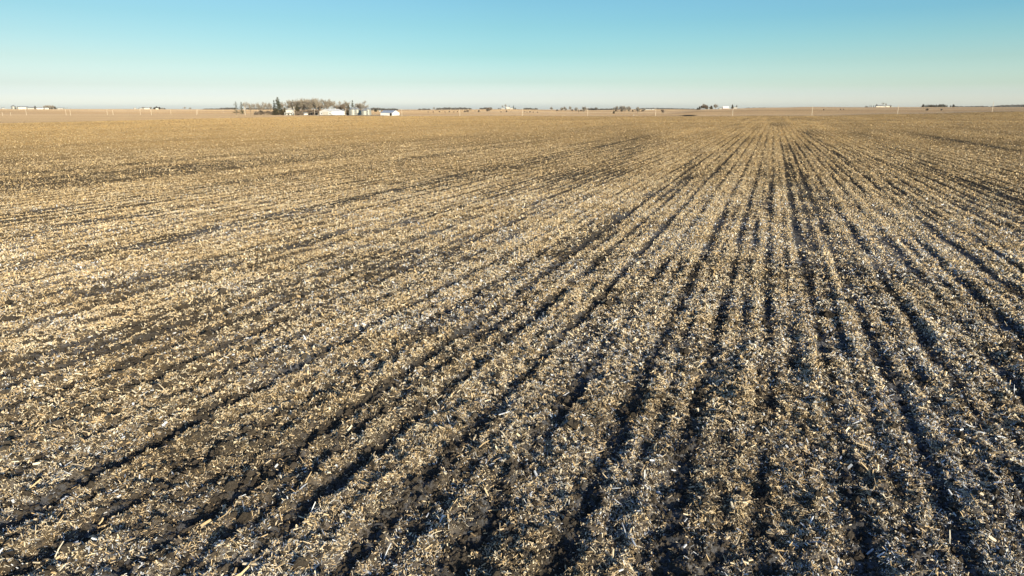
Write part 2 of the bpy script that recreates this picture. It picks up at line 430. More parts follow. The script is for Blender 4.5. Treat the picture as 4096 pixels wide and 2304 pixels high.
def residue():
    parts = []
    parts.append(strips(scatter(6, 17, 2500), .027, .012, .60, 1, .018, mt=.68))    # shredded leaf and husk
    parts.append(prisms(scatter(6, 30, 24), .07, .018, .25))                        # cut stalks
    parts.append(strips(scatter(6, 24, 50), .09, .020, .42, 2, .025, mt=.58))       # long husks and leaves
    parts.append(strips(scatter(6, 24, 160), .055, .006, .50, 2, .025, fold=False)) # thin fibres
    parts.append(strips(scatter(17, 32, 1000), .042, .020, .60, 1, .022, fold=False, mt=.64))
    parts.append(strips(scatter(32, 62, 340), .062, .030, .55, 1, .025, fold=False, var=.2, mt=.58))
    parts.append(strips(scatter(62, 130, 66), .09, .045, .48, 1, .03, fold=False, var=.13, mt=.46))
    parts.append(strips(scatter(130, 260, 11), .13, .08, .36, 1, .03, fold=False, var=.07, mt=.40))
    parts.append(strips(scatter(260, 460, 2.5), .22, .13, .28, 1, .03, fold=False, var=.04, mt=.38))
    parts.append(strips(scatter(460, 900, .6), .30, .20, .22, 1, .03, fold=False, var=.03, mt=.38))
    V = []; Fq = []; T = []; b = 0
    for v, f, t in parts:
        V.append(v); Fq.append(f+b); T.append(t); b += len(v)
    V = np.vstack(V); Fq = np.vstack(Fq); T = np.concatenate(T)
    print('residue verts', len(V), 'faces', len(Fq))
    me = npmesh('corn_residue', V, Fq, M['straw'], {'tint': ('FLOAT', T)})
    o = put('corn_residue', me)
    tag(o, 'pale dry chopped corn stalks and husks littering the dark field', 'corn stubble', kind='stuff')
residue()
def clods():
    x, y, z = (np.concatenate(c) for c in zip(*[scatter_soil(6, 16, 420), scatter_soil(16, 34, 110)]))
    n = len(x); R = np.exp(rng.normal(math.log(.018), .5, n))*np.where(np.hypot(x, y) > 16, 1.35, 1)
    oc = np.array([[1, 0, 0], [0, 1, 0], [-1, 0, 0], [0, -1, 0], [0, 0, 1], [0, 0, -.6], [.7, .7, .5], [-.7, .7, .45], [-.7, -.7, .5], [.7, -.7, .45]])
    V = oc[None]*R[:, None, None]*rng.uniform(.65, 1.25, (n, 10, 1))+np.stack([x, y, z+R*.35], 1)[:, None, :]
    fs = np.array([[4, 6, 1, 7], [4, 7, 2, 8], [4, 8, 3, 9], [4, 9, 0, 6], [0, 5, 1, 6], [1, 5, 2, 7], [2, 5, 3, 8], [3, 5, 0, 9]])
    Fa = (np.arange(n)[:, None, None]*10+fs[None]).reshape(-1, 4)
    k = np.repeat(rng.uniform(.75, 1.5, n), 10)[:, None]
    me = npmesh('soil_clods', V.reshape(-1, 3), Fa, M['ground'], {'field_col': ('FLOAT_COLOR', np.hstack([np.array([[.052, .044, .035]])*k, np.ones((n*10, 1))]))})
    tag(put('soil_clods', me), 'small dark crumbly lumps of tilled soil between the straw', 'soil lumps', kind='stuff')
def scatter_soil(d0, d1, per):
    n = int(.8*(d1*d1-d0*d0)*per); r = np.sqrt(rng.uniform(d0*d0, d1*d1, n)); t = rng.uniform(-.8, .8, n); x = r*np.sin(t); y = r*np.cos(t)
    st = r*.0019; rd = np.maximum(st, .62*r*r/4781); tt = t-ROWA
    return x, y, H(x, y)+relief(x, y, np.hypot(st*np.cos(tt), rd*np.sin(tt)), np.hypot(st*np.sin(tt), rd*np.cos(tt)))
clods()

# ------------------------------------------------------------------ trees
def rot_about(v, axis, a):
    axis = axis/np.linalg.norm(axis)
    return v*math.cos(a)+np.cross(axis, v)*math.sin(a)+axis*np.dot(axis, v)*(1-math.cos(a))
def bare_tree(seed, h=18, spread=.5, trunk=.22, stems=1, twigw=.06, low=.22, fine=1.3):
    """leafless tree: (trunk and limbs, twigs) as two meshes"""
    R = random.Random(seed); tb = MB(); V = []; Fc = []
    def rv(): return np.array([R.gauss(0, 1), R.gauss(0, 1), R.gauss(0, 1)])
    def twig(p, d, L, wd):
        s = np.cross(d, rv()); s /= np.linalg.norm(s)+1e-9
        m = p+d*L*.5+rv()*L*.05; e = p+d*L+rv()*L*.10
        b = len(V); V.extend([tuple(p-s*wd), tuple(p+s*wd), tuple(m-s*wd*.8), tuple(m+s*wd*.8), tuple(e-s*wd*.25), tuple(e+s*wd*.25)])
        Fc.extend([[b, b+1, b+3, b+2], [b+2, b+3, b+5, b+4]]); return m, e
    def grow(p, d, L, r, lev):
        if lev >= 3:
            m, e = twig(p, d, L, max(twigw*(1.2 if lev == 3 else .8), .02))
            if lev < 5:
                for k in range(int((4 if lev == 3 else 3)*fine+.5)):
                    q = p+(e-p)*R.uniform(.25, 1)
                    nd = d+rv()*.42+np.array([0, 0, .12]); nd /= np.linalg.norm(nd)
                    grow(q, nd, L*R.uniform(.5, .8), 0, lev+1)
            return
        mid = p+d*L*.55+rv()*L*.03
        d2 = d+rv()*.10+np.array([0, 0, .08]); d2 /= np.linalg.norm(d2)
        e = mid+d2*L*.45
        tb.tube(p, mid, r, r*.8, 6 if lev < 2 else 4, False); tb.tube(mid, e, r*.8, r*.5, 6 if lev < 2 else 4, False)
        n = (6, 5, 5)[lev]
        for k in range(n):
            f = R.uniform(low if lev == 0 else .25, 1) if k else 1
            q = p+(mid-p)*(f/.55) if f < .55 else mid+(e-mid)*((f-.55)/.45)
            ax = np.cross(d, rv()); a = R.uniform(.25, .9)*(spread*2 if lev == 0 else spread*1.7)*(.4 if k == 0 else 1)
            nd = rot_about(d, ax, a)+np.array([0, 0, .18]); nd /= np.linalg.norm(nd)
            grow(q, nd, L*R.uniform(.5, .72)*(1.15-.4*(f if lev == 0 else .3)), r*.5*R.uniform(.7, 1), lev+1)
    for s in range(stems):
        d = np.array([R.gauss(0, .03+.16*(stems > 1)), R.gauss(0, .03+.16*(stems > 1)), 1.]); d /= np.linalg.norm(d)
        grow(np.array([R.gauss(0, .3*(stems > 1)), R.gauss(0, .3*(stems > 1)), -.2]), d, h*.50, trunk, 0)
    zs = max(v[2] for v in V); k = h/zs
    tb.v = [tuple(c*k for c in v) for v in tb.v]; V = [tuple(c*k for c in v) for v in V]
    cb = MB(); cb.v = V; cb.f = Fc
    return tb, cb
def conifer(seed, h=18, r=4, dens=1.0, droop=.25, gap=0., bare=.12, lean=0.):
    """spruce or cedar: trunk and boughs as needle sprays"""
    R = random.Random(seed); tb = MB(); cb = MB()
    tb.tube((0, 0, -.2), (lean*h*.5, 0, h*.5), .24, .15, 6, False); tb.tube((lean*h*.5, 0, h*.5), (lean*h, 0, h*.98), .15, .03, 5, False)
    z = h*bare
    while z < h*.985:
        f = z/h; R0 = r*(1-f)**.5*(.85+.3*R.random())*(1+.12*math.sin(z*2.3))
        n = max(3, int((6 if f < .8 else 4)*dens))
        for k in range(n):
            if R.random() < gap: continue
            a = R.uniform(0, 2*PI); L = R0*R.uniform(.6, 1.12)
            dx, dy = math.cos(a), math.sin(a); x0 = lean*z
            tip = (x0+dx*L, dy*L, z-L*droop*R.uniform(.3, 1.3)+.25*L*R.random())
            tb.tube((x0, 0, z), tip, .05, .015, 3, False)
            m = max(3, int(L*3.2*dens))
            for j in range(m):
                q = R.uniform(.2, 1); cx = x0+dx*L*q; cy = dy*L*q; cz = z+(tip[2]-z)*q
                sz = R.uniform(.6, 1.2)*(1.15-.5*q)*(h/18)**.4; aa = R.uniform(0, 2*PI); el = R.uniform(-.5, .35)
                u = np.array([math.cos(aa)*math.cos(el), math.sin(aa)*math.cos(el), math.sin(el)])*sz
                v_ = np.array([-math.sin(aa)*.5, math.cos(aa)*.5, R.uniform(-.8, .1)])*sz*.7
                c0 = np.array([cx, cy, cz]); cb.face([c0-u*.5, c0-v_*.5, c0+u*.9, c0+v_*.5])
        z += h*.028*R.uniform(.7, 1.3)/max(dens, .6)
    for j in range(8): cb.face([(lean*h, 0, h*1.0), (lean*h+.2*math.cos(j), .2*math.sin(j), h*.95), (lean*h, 0, h*.92), (lean*h-.15*math.cos(j), .1, h*.96)])
    return tb, cb
TREES = {}
def reg(key, pair, crown_mat, h):
    tb, cb = pair
    TREES[key] = (tb.mesh('trunk', M['bark']), cb.mesh('crown', M[crown_mat]), h)
reg('b1', bare_tree(1, 20, .50), 'twig', 20)
reg('b2', bare_tree(2, 20, .42, stems=2), 'twig', 20)
reg('b3', bare_tree(3, 20, .55, .28), 'twig', 20)
reg('b4', bare_tree(4, 20, .36, .25, low=.35), 'twig', 20)
reg('b5', bare_tree(5, 20, .62, .2, twigw=.05), 'twig', 20)
reg('b6', bare_tree(16, 20, .40, .2, stems=3, twigw=.05), 'twig', 20)
reg('s1', bare_tree(6, 12, .45, .16, fine=.75, low=.35, twigw=.045), 'twig', 12)
reg('s2', bare_tree(7, 12, .60, .16, fine=.8, low=.3, twigw=.045), 'twig', 12)
reg('r1', bare_tree(8, 8, .60, .10, stems=4, twigw=.05), 'twig_red', 8)
reg('r2', bare_tree(9, 8, .70, .10, stems=5, twigw=.06, low=.05), 'twig_red', 8)
reg('round', bare_tree(12, 14, .55, .3, twigw=.11, fine=1.2, low=.15), 'twig', 14)
reg('round2', bare_tree(13, 14, .75, .3, stems=2, twigw=.11, fine=1.2, low=.10), 'twig', 14)
reg('p1', conifer(21, 17, 4.8, 1.0, .10, .45, .15, .03), 'needle', 17)
reg('p2', conifer(22, 17, 5.0, 1.15, .15, .30, .12), 'needle', 17)
reg('spruce', conifer(23, 23, 6.3, 1.25, .28, .05, .06), 'needle', 23)
reg('spruce2', conifer(24, 18, 4.2, 1.15, .25, .05, .05), 'needle', 18)
reg('cedar', conifer(25, 10, 3.2, 1.5, -.15, 0, .03), 'cedar', 10)
reg('cedar2', conifer(26, 8, 3.8, 1.6, -.25, 0, .02), 'cedar', 8)
def tree(key, px, top, base, Y, label, cat='tree', group=None, name=None, wid=1.0, rz=None, zoff=-.15):
    X, Yw, z = world(px, Y)
    hm = (base-top)*mpp(Y); t, c, h = TREES[key]; k = hm/h
    nm = name or {'b': 'bare_tree', 's': 'bare_tree', 'r': 'shrub', 'p': 'pine_tree', 'c': 'cedar_tree'}[key[0]]
    if key.startswith('spruce'): nm = name or 'spruce_tree'
    if key.startswith('round'): nm = name or 'bare_tree'
    e = empty(nm, (X, Yw, z+zoff), random.uniform(0, 6.28) if rz is None else rz, label, cat, group, (k*wid, k*wid, k))
    put('trunk', t, e); put('crown', c, e)
    return e
G1 = 'thin bare trees in the row left of the farmhouse'
tree('p1', 947, 403, 456, 990, 'ragged half-dead pine at the left end of the farm tree row', 'pine tree', rz=2.4, wid=1.25)
tree('p2', 969, 407, 459, 975, 'dense lopsided pine right behind the bright utility pole, second conifer from the left', 'pine tree', wid=.9, rz=.5)
tree('s2', 983, 405, 460, 985, 'faint round-topped bare tree rising just above the lopsided pine', group=G1)
tree('s1', 1002, 413, 461, 965, 'thin leaning bare tree, first one right of the lopsided pine', group=G1)
tree('s2', 1017, 411, 461, 962, 'small bare tree with a tight round head, between the two pines and the row middle', group=G1, wid=.8)
tree('s1', 1036, 409, 461, 960, 'upright bare tree with a forked top in the middle of the row', group=G1, wid=1.1)
tree('b5', 1057, 407, 461, 955, 'wide dark bare tree with open limbs, largest of the row left of the spruce', group=G1)
tree('s2', 1069, 408, 461, 962, 'pale bare tree overlapping the right side of the wide dark one', group=G1)
tree('s1', 1083, 410, 461, 958, 'bare tree with a straight dark trunk just left of the tall spruce', group=G1)
tree('r2', 1046, 440, 461, 965, 'low brown brush at the foot of the bare tree row', 'shrub', wid=1.6)
tree('r1', 1072, 441, 461, 950, 'low brown brush under the pale bare tree', 'shrub', wid=1.6)
tree('r2', 1027, 444, 461, 950, 'low twiggy brush left in the bare row', 'shrub', wid=1.3)
tree('spruce2', 1100, 402, 461, 985, 'smaller dark spruce hiding behind the left side of the tall spruce', 'spruce tree', wid=.8)
tree('spruce', 1115, 391, 461, 965, 'tallest dark spruce with drooping layered boughs left of the farmhouse', 'spruce tree', rz=1.0, wid=1.2)
tree('cedar2', 1098, 441, 461, 948, 'dark spreading evergreen bush at the left foot of the tall spruce', 'evergreen bush', wid=1.3, name='evergreen_bush')
tree('cedar2', 1128, 437, 462, 946, 'olive-brown dense evergreen bush between the tall spruce and the farmhouse', 'evergreen bush', wid=1.0, name='evergreen_bush')
tree('cedar', 1140, 430, 460, 985, 'dark cedar close behind the left corner of the farmhouse', 'cedar tree', wid=.9)
tree('cedar', 1190, 420, 460, 955, 'brown pointed cedar right of the farmhouse', 'cedar tree', wid=1.0)
tree('cedar', 1173, 428, 459, 985, 'shaded cedar hugging the right wall of the farmhouse', 'cedar tree', wid=.9)
tree('r2', 1188, 443, 462, 938, 'tangled pale shrub in front of the pointed brown cedar', 'shrub', wid=1.0)
tree('r1', 1201, 441, 461, 945, 'tall brown shrub between the pointed cedar and the yellow shed', 'shrub', wid=1.1)
G2 = 'tall bare trees of the farm grove'
for k, px, tp, Y, lb in (
    ('b2', 1148, 407, 1010, 'bare tree rising behind the left roof slope of the farmhouse'),
    ('b3', 1160, 399, 1015, 'bare tree straight above the farmhouse roof'),
    ('b1', 1176, 395, 1005, 'tall wide bare tree behind the right side of the farmhouse'),
    ('b6', 1192, 402, 1000, 'bare tree directly behind the brown pointed cedar'),
    ('b4', 1206, 398, 990, 'bare tree behind the left end of the small yellow shed'),
    ('b3', 1220, 393, 995, 'tall bare tree directly behind the small yellow shed'),
    ('b2', 1232, 391, 1000, 'tallest pale bare tree just right of the yellow shed'),
    ('b6', 1244, 396, 985, 'many-stemmed bare tree at the grove centre behind the black machinery'),
    ('b1', 1256, 394, 1005, 'bare tree behind the grove yard pole'),
    ('b4', 1268, 396, 985, 'narrow bare tree left of the big white barn'),
    ('b5', 1281, 395, 1000, 'broad bare tree at the left corner of the big white barn'),
    ('b2', 1295, 393, 1010, 'tall bare tree behind the gable of the big white barn'),
    ('b3', 1311, 398, 1005, 'bare tree over the left half of the big white barn roof'),
    ('b1', 1341, 400, 1010, 'lone open-crowned bare tree above the middle of the big white barn roof'),
    ('b5', 1364, 405, 1030, 'faint bare tree above the right end of the big white barn'),
    ('b4', 1386, 401, 1020, 'bare tree with a long slanted limb left of the spruce by the bins'),
    ('b6', 1437, 412, 1020, 'low bare tree above the roof gap between the two bin pairs'),
    ('b5', 1453, 403, 1010, 'large round bare tree behind the right pair of grain bins')):
    tree(k, px, tp-2, 459, Y, lb, group=G2, wid=1.15)
for k, px, tp, Y, lb in (
    ('b6', 1212, 404, 1030, 'bare tree of the back row left of the yellow shed ridge'),
    ('b4', 1226, 401, 1035, 'back-row bare tree seen between the two tallest grove trees'),
    ('b5', 1238, 403, 1030, 'back-row bare tree filling the gap in the grove centre'),
    ('b1', 1262, 402, 1035, 'back-row bare tree behind the narrow grove tree'),
    ('b2', 1275, 405, 1032, 'back-row bare tree nearest the big white barn'),
    ('b3', 1200, 408, 1028, 'back-row bare tree between cedar and yellow shed')):
    tree(k, px, tp, 459, Y, lb, group=G2)
for k, px, tp, bs, Y, w_, lb in (
    ('r2', 1213, 437, 460, 978, 1.3, 'grey undergrowth just behind the yellow shed'),
    ('r1', 1236, 438, 460, 975, 1.5, 'brown undergrowth beside the black machinery'),
    ('r2', 1254, 436, 460, 980, 1.5, 'undergrowth behind the grove yard pole'),
    ('r1', 1271, 438, 460, 975, 1.4, 'undergrowth against the left wall of the big white barn'),
    ('r1', 1375, 412, 457, 1000, 1.0, 'reddish-brown dead cedar above the small grey bin'),
    ('r2', 1390, 428, 457, 985, 1.2, 'brown brush between the white barn and the grain bins'),
    ('r2', 1433, 422, 457, 1000, 1.2, 'reddish brush above the gap between the bins')):
    tree(k, px, tp, bs, Y, lb, 'shrub', wid=w_)
tree('cedar', 1362, 427, 457, 995, 'dark evergreen behind the right end of the white barn roof', 'evergreen', wid=1.2, name='evergreen_tree')
tree('cedar', 1397, 416, 457, 990, 'slim dark evergreen just left of the spruce by the bins', 'evergreen', wid=.6, name='evergreen_tree')
tree('cedar2', 1392, 437, 457, 975, 'dark evergreen bush filling the gap left of the first grain bin', 'evergreen bush', wid=1.0, name='evergreen_bush')
tree('spruce2', 1412, 398, 457, 985, 'pointed dark spruce standing behind the first grain bin', 'spruce tree', wid=.9)

# ------------------------------------------------------------------ farm buildings
def facing(px):                    # yaw so that local -Y looks at the camera
    return -math.atan((px-2048)/F*CP)
def gable_shed(name, px, Y, W, Lg, eave, ridge, yaw, wall, roof, label, cat, over=.35, lean=0.5, group=None, base=0.0, hip=0):
    """long side faces local -Y (length Lg), gables at +-X (width W)"""
    X, Yw, z = world(px, Y)
    e = empty(name, (X, Yw, z+base), yaw, label, cat, group)
    b = MB(); x0, x1, y0, y1 = -Lg/2, Lg/2, -W/2, W/2; yr = y0+W*lean
    b.face([(x0, y0, -.6), (x1, y0, -.6), (x1, y0, eave), (x0, y0, eave)])
    b.face([(x1, y1, -.6), (x0, y1, -.6), (x0, y1, eave), (x1, y1, eave)])
    b.face([(x1, y0, -.6), (x1, y1, -.6), (x1, y1, eave), (x1, yr, ridge), (x1, y0, eave)])
    b.face([(x0, y1, -.6), (x0, y0, -.6), (x0, y0, eave), (x0, yr, ridge), (x0, y1, eave)])
    b.build('wall', wall, e)
    r = MB(); o = over; t = .14
    for (ya, yb) in ((y0, yr), (y1, yr)):
        sl = (ridge-eave)/(yb-ya); yo = ya+(o if ya > yb else -o); zo = eave+sl*(yo-ya)
        a = [(x0-o, yo, zo+.03), (x1+o, yo, zo+.03), (x1+o, yb, ridge+.03), (x0-o, yb, ridge+.03)]
        top = [(p[0], p[1], p[2]+t) for p in a]
        r.face(top if ya < yb else top[::-1]); r.face(a[::-1] if ya < yb else a)
        r.face([a[0], a[1], top[1], top[0]]); r.face([a[0], top[0], top[3], a[3]]); r.face([a[1], a[2], top[2], top[1]])
    r.build('roof', roof, e)
    return e
def panel(e, name, mt, x0, x1, y0, y1, z0, z1, parent=None):
    b = MB(); b.box(x0, x1, y0, y1, z0, z1); return b.build(name, mt, parent or e)
# big white barn: long wall towards the right front, gable with sliding doors towards the left front
yaw = facing(1329)+math.radians(44)
W_, L_ = 22.5, 24.0
barn = gable_shed('barn', 1329, 955, W_, L_, 4.9, 8.0, yaw, M['white_metal'], M['white_roof'], 'big low white metal barn with sliding doors in its gable, left of the grain bins', 'barn')
xg = -L_/2
panel(barn, 'sliding_door', M['cream'], xg-.16, xg-.04, -5.6, -.05, 0, 4.5); panel(barn, 'sliding_door', M['cream'], xg-.16, xg-.04, .05, 5.6, 0, 4.5)
for yy in (-8.6, 7.4):
    wf = panel(barn, 'window', M['trim'], xg-.12, xg-.03, yy-.8, yy+.8, 1.6, 2.9)
    panel(barn, 'pane', M['glass'], xg-.14, xg-.10, yy-.68, yy+.68, 1.72, 2.78, wf)
panel(barn, 'corner_trim', M['trim'], xg-.08, xg+.06, -W_/2-.06, -W_/2+.12, 0, 4.85)
for xx in (-3, 6): panel(barn, 'ridge_vent', M['white_metal'], xx-.4, xx+.4, -.4, .4, 7.9, 8.9)
# open-fronted shed with the blue-grey roof
yaw = facing(1560)-math.radians(34)
sh = gable_shed('shed', 1560, 930, 16.5, 18.5, 3.5, 6.5, yaw, M['white_metal'], M['blue_roof'], 'white shed with blue-grey roof and black doorway standing alone right of the bins', 'shed', lean=.5)
for n_ in sh.children:
    if n_.name.startswith('wall'): pass
panel(sh, 'doorway', M['dark'], 5.4, 8.3, -8.36, -8.22, -.1, 3.2)
panel(sh, 'door_track', M['white'], 2.4, 8.6, -8.48, -8.37, 3.2, 3.4)
# small yellow shed
ys = gable_shed('garden_shed', 1222, 955, 3.4, 5.2, 1.9, 3.3, facing(1222)+.35, M['cream'], M['galv_roof'], 'small pale yellow shed at the foot of the grove', 'small shed', over=.15)
panel(ys, 'door', M['white'], -.6, .5, -1.78, -1.71, 0, 1.75)
# farmhouse
def farmhouse():
    X, Yw, z = world(1161, 945); e = empty('farmhouse', (X, Yw, z+.1), facing(1161)-.28, 'two-storey white farmhouse with hipped roof, dormer and front porch', 'house')
    b = MB(); b.box(-4.2, 4.2, -4, 4, -.6, 6.3); b.build('wall', M['white'], e)
    r = MB(); o = .6; zt = 6.35; zp = 9.5
    q = [(-4.2-o, -4-o, zt), (4.2+o, -4-o, zt), (4.2+o, 4+o, zt), (-4.2-o, 4+o, zt)]; a1 = (-.8, 0, zp); a2 = (.8, 0, zp)
    r.face([q[0], q[1], a2, a1]); r.face([q[1], q[2], a2]); r.face([q[2], q[3], a1, a2]); r.face([q[3], q[0], a1]); r.face(q[::-1])
    rf = r.build('roof', M['shingle'], e)
    f = MB(); f.box(-4.2-o-.03, 4.2+o+.03, -4-o-.05, -4-o+.05, zt-.22, zt-.02); f.build('fascia', M['white'], rf)
    c = MB(); c.box(1.2, 1.9, .6, 1.3, 8.2, 10.3); c.build('chimney', M['shingle'], rf)
    d = MB(); d.box(-1.5, 1.5, -3.9, -1.5, 6.5, 8.2); dm = d.build('dormer', M['white'], e)
    d = MB(); d.face([(-1.8, -4.2, 8.2), (1.8, -4.2, 8.2), (1.1, -1.5, 9.05), (-1.1, -1.5, 9.05)]); d.face([(-1.8, -4.2, 8.2), (-1.1, -1.5, 9.05), (-1.8, -1.5, 8.2)]); d.face([(1.8, -4.2, 8.2), (1.8, -1.5, 8.2), (1.1, -1.5, 9.05)])
    d.build('dormer_roof', M['shingle'], dm)
    for x in (-.95, 0, .95): panel(e, 'pane', M['glass'], x-.32, x+.32, -3.96, -3.88, 7.0, 7.9, dm)
    for x in (-2.7, .0, 2.7):
        wn = panel(e, 'window', M['trim'], x-.5, x+.5, -4.06, -3.98, 4.1, 5.6); panel(e, 'pane', M['glass'], x-.4, x+.4, -4.09, -4.05, 4.2, 5.5, wn)
    for x in (-2.6, 2.4):
        wn = panel(e, 'window', M['trim'], x-.6, x+.6, -4.06, -3.98, 1.0, 2.5); panel(e, 'pane', M['glass'], x-.5, x+.5, -4.09, -4.05, 1.1, 2.4, wn)
    panel(e, 'door', M['trim'], -.55, .45, -4.08, -3.98, .3, 2.4)
    for y in (-2, 1.6):
        wn = panel(e, 'window', M['trim'], 4.18, 4.26, y-.5, y+.5, 4.1, 5.6); panel(e, 'pane', M['glass'], 4.25, 4.29, y-.4, y+.4, 4.2, 5.5, wn)
    p = MB(); p.box(-5.3, 5.3, -7, -4.02, -.5, .28); pd = p.build('porch', M['white'], e)
    p = MB(); p.face([(-5.7, -7.4, 2.95), (5.7, -7.4, 2.95), (5.0, -4.03, 3.7), (-5.0, -4.03, 3.7)]); p.face([(-5.7, -7.4, 2.72), (-5.7, -7.4, 2.95), (-5.0, -4.03, 3.7), (-5.7, -4.03, 2.95), (-5.7, -4.03, 2.72)])
    p.face([(5.7, -7.4, 2.72), (5.7, -4.03, 2.72), (5.7, -4.03, 2.95), (5.0, -4.03, 3.7), (5.7, -7.4, 2.95)])
    p.build('porch_roof', M['trim'], pd)
    p = MB(); p.box(-5.7, 5.7, -7.42, -7.3, 2.6, 2.94); p.build('beam', M['white'], pd)
    for x in (-5.1, -1.9, 1.5, 5.0):
        p = MB(); p.box(x-.17, x+.17, -7.05, -6.75, .28, 2.65); p.build('porch_post', M['white'], pd)
farmhouse()
panel_shrubs = ((1154, 455, 'small clipped bush in front of the left porch post'), (1168, 455, 'small bush in front of the right half of the porch'))
for px, tp, lb in panel_shrubs: tree('cedar2', px, tp, 461, 934, lb, 'bush', wid=1.2, name='bush')
# grain bins
def bin_(px, Y, d, eave, peak, label, name='grain_bin', ground=0, group='corrugated steel grain bins by the white barn'):
    X, Yw, z = world(px, Y); e = empty(name, (X, Yw, z+ground), facing(px), label, 'grain bin', group)
    r = d/2; b = MB(); prof = [(r, -.6)]
    k = 0
    while -.1+k*.8 < eave-.05:
        zz = -.1+k*.8; prof += [(r, zz), (r+.03, zz+.06), (r, zz+.12)]; k += 1
    prof += [(r, eave)]; b.lathe(prof, 40); b.build('wall', M['galv'], e, smooth=True)
    b = MB(); b.lathe([(r+.25, eave-.02), (r*.15, peak-.35), (r*.14, peak-.34)], 28); rf = b.build('roof', M['galv_roof'], e)
    b = MB(); b.lathe([(r*.16, peak-.36), (r*.16, peak-.1), (.05, peak+.05)], 12); b.build('cap', M['galv_roof'], rf)
    for s_ in range(28):
        pass
    panel(e, 'door', M['trim'], -.45, .45, -r-.08, -r+.15, .3, 1.9)
    b = MB(); 
    for q in range(int(eave/.5)): b.box(r*.5, r*.5+.5, -r*.866-.28, -r*.866-.22, .4+q*.5, .45+q*.5)
    b.box(r*.5, r*.5+.06, -r*.866-.28, -r*.866-.2, .2, eave); b.box(r*.5+.44, r*.5+.5, -r*.866-.28, -r*.866-.2, .2, eave)
    b.build('ladder', M['trim'], e)
    return e
bin_(1411.5, 950, 9.9, 7.6, 10.9, 'large steel grain bin in front of the dark spruce, leftmost of the four big ones')
bin_(1427.5, 964, 9.4, 7.6, 10.7, 'steel grain bin half hidden behind the leftmost big one')
bin_(1458, 950, 9.6, 6.1, 8.4, 'lower steel grain bin right of the dark blue tank')
bin_(1471.5, 962, 9.6, 7.6, 10.9, 'tall steel grain bin at the right end of the group')
bin_(1372, 975, 6.4, 6.0, 8.4, 'small pale grey bin behind the right corner of the white barn')
def blue_tank():
    X, Yw, z = world(1440.5, 940); e = empty('blue_tank', (X, Yw, z), 0, 'narrow dark blue upright tank between the two pairs of grain bins', 'tank')
    b = MB(); b.lathe([(1.3, 1.0), (1.3, 6.2), (.9, 6.7), (.25, 6.9)], 20); b.build('body', M['blue_tank'], e, smooth=True)
    b = MB(); b.lathe([(.3, .35), (1.3, 1.0)], 20); b.build('hopper', M['blue_tank'], e)
    for a in (0.6, 2.2, 3.8, 5.4):
        b = MB(); b.tube((1.2*math.cos(a), 1.2*math.sin(a), -.3), (1.2*math.cos(a), 1.2*math.sin(a), 1.4), .09, .09); b.build('leg', M['trim'], e)
blue_tank()
def auger():
    X, Yw, z = world(1484.5, 945); e = empty('unload_spout', (X, Yw, z), 0, 'thin grey downpipe standing at the right edge of the last grain bin', 'pipe')
    b = MB(); b.tube((0, 0, -.3), (0, 0, 5.2), .13, .13, 8); b.build('pipe', M['galv_roof'], e)
    b = MB(); b.tube((0, 0, 5.2), (-1.4, 1.2, 6.4), .13, .13, 8); b.build('elbow', M['galv_roof'], e)
auger()
def lp_tank():
    X, Yw, z = world(1334, 936); e = empty('white_tank', (X, Yw, z+.1), facing(1334)+.2, 'white rounded tank on legs in front of the big white barn', 'tank')
    b = MB(); n = 16; prof = [(-2.0, .15), (-1.85, .55), (-1.5, .78), (1.5, .78), (1.85, .55), (2.0, .15)]
    for i, (x, r) in enumerate(prof):
        for k in range(n): t = 2*PI*k/n; b.v.append((x, r*math.cos(t), 1.3+r*math.sin(t)))
    for i in range(len(prof)-1):
        for k in range(n): j = (k+1) % n; b.f.append([i*n+k, i*n+j, (i+1)*n+j, (i+1)*n+k])
    b.f.append(list(range(n))); b.f.append([5*n+k for k in range(n)][::-1]); b.build('body', M['white'], e, smooth=True)
    for x in (-1.2, 1.2): b = MB(); b.box(x-.15, x+.15, -.6, .6, -.3, .75); b.build('leg', M['trim'], e)
lp_tank()
def machine(px, Y, s, label):
    """black field machinery parked under the trees: tractor-like outline"""
    X, Yw, z = world(px, Y); e = empty('tractor', (X, Yw, z), facing(px)+random.uniform(-.5, .5), label, 'tractor', 'dark machines parked under the grove', s)
    b = MB(); b.box(-2.0, .2, -.45, .45, .9, 1.8); b.build('hood', M['dark'], e)
    b = MB(); b.box(.1, 1.7, -.75, .75, 1.1, 2.7); cb = b.build('cab', M['dark'], e)
    b = MB(); b.box(0, 1.8, -.85, .85, 2.72, 2.86); b.build('cab_roof', M['trim'], cb)
    for (x, y, r) in ((1.2, -1, .95), (1.2, 1, .95), (-1.5, -.8, .6), (-1.5, .8, .6)):
        b = MB(); b.tube((x, y-.2, r), (x, y+.2, r), r, r, 18); b.build('wheel', M['dark'], e)
machine(1243, 958, 1.2, 'dark machine parked among the grove trunks, left one of two')
machine(1264, 958, 1.2, 'dark machine parked between the yard pole and the white barn')

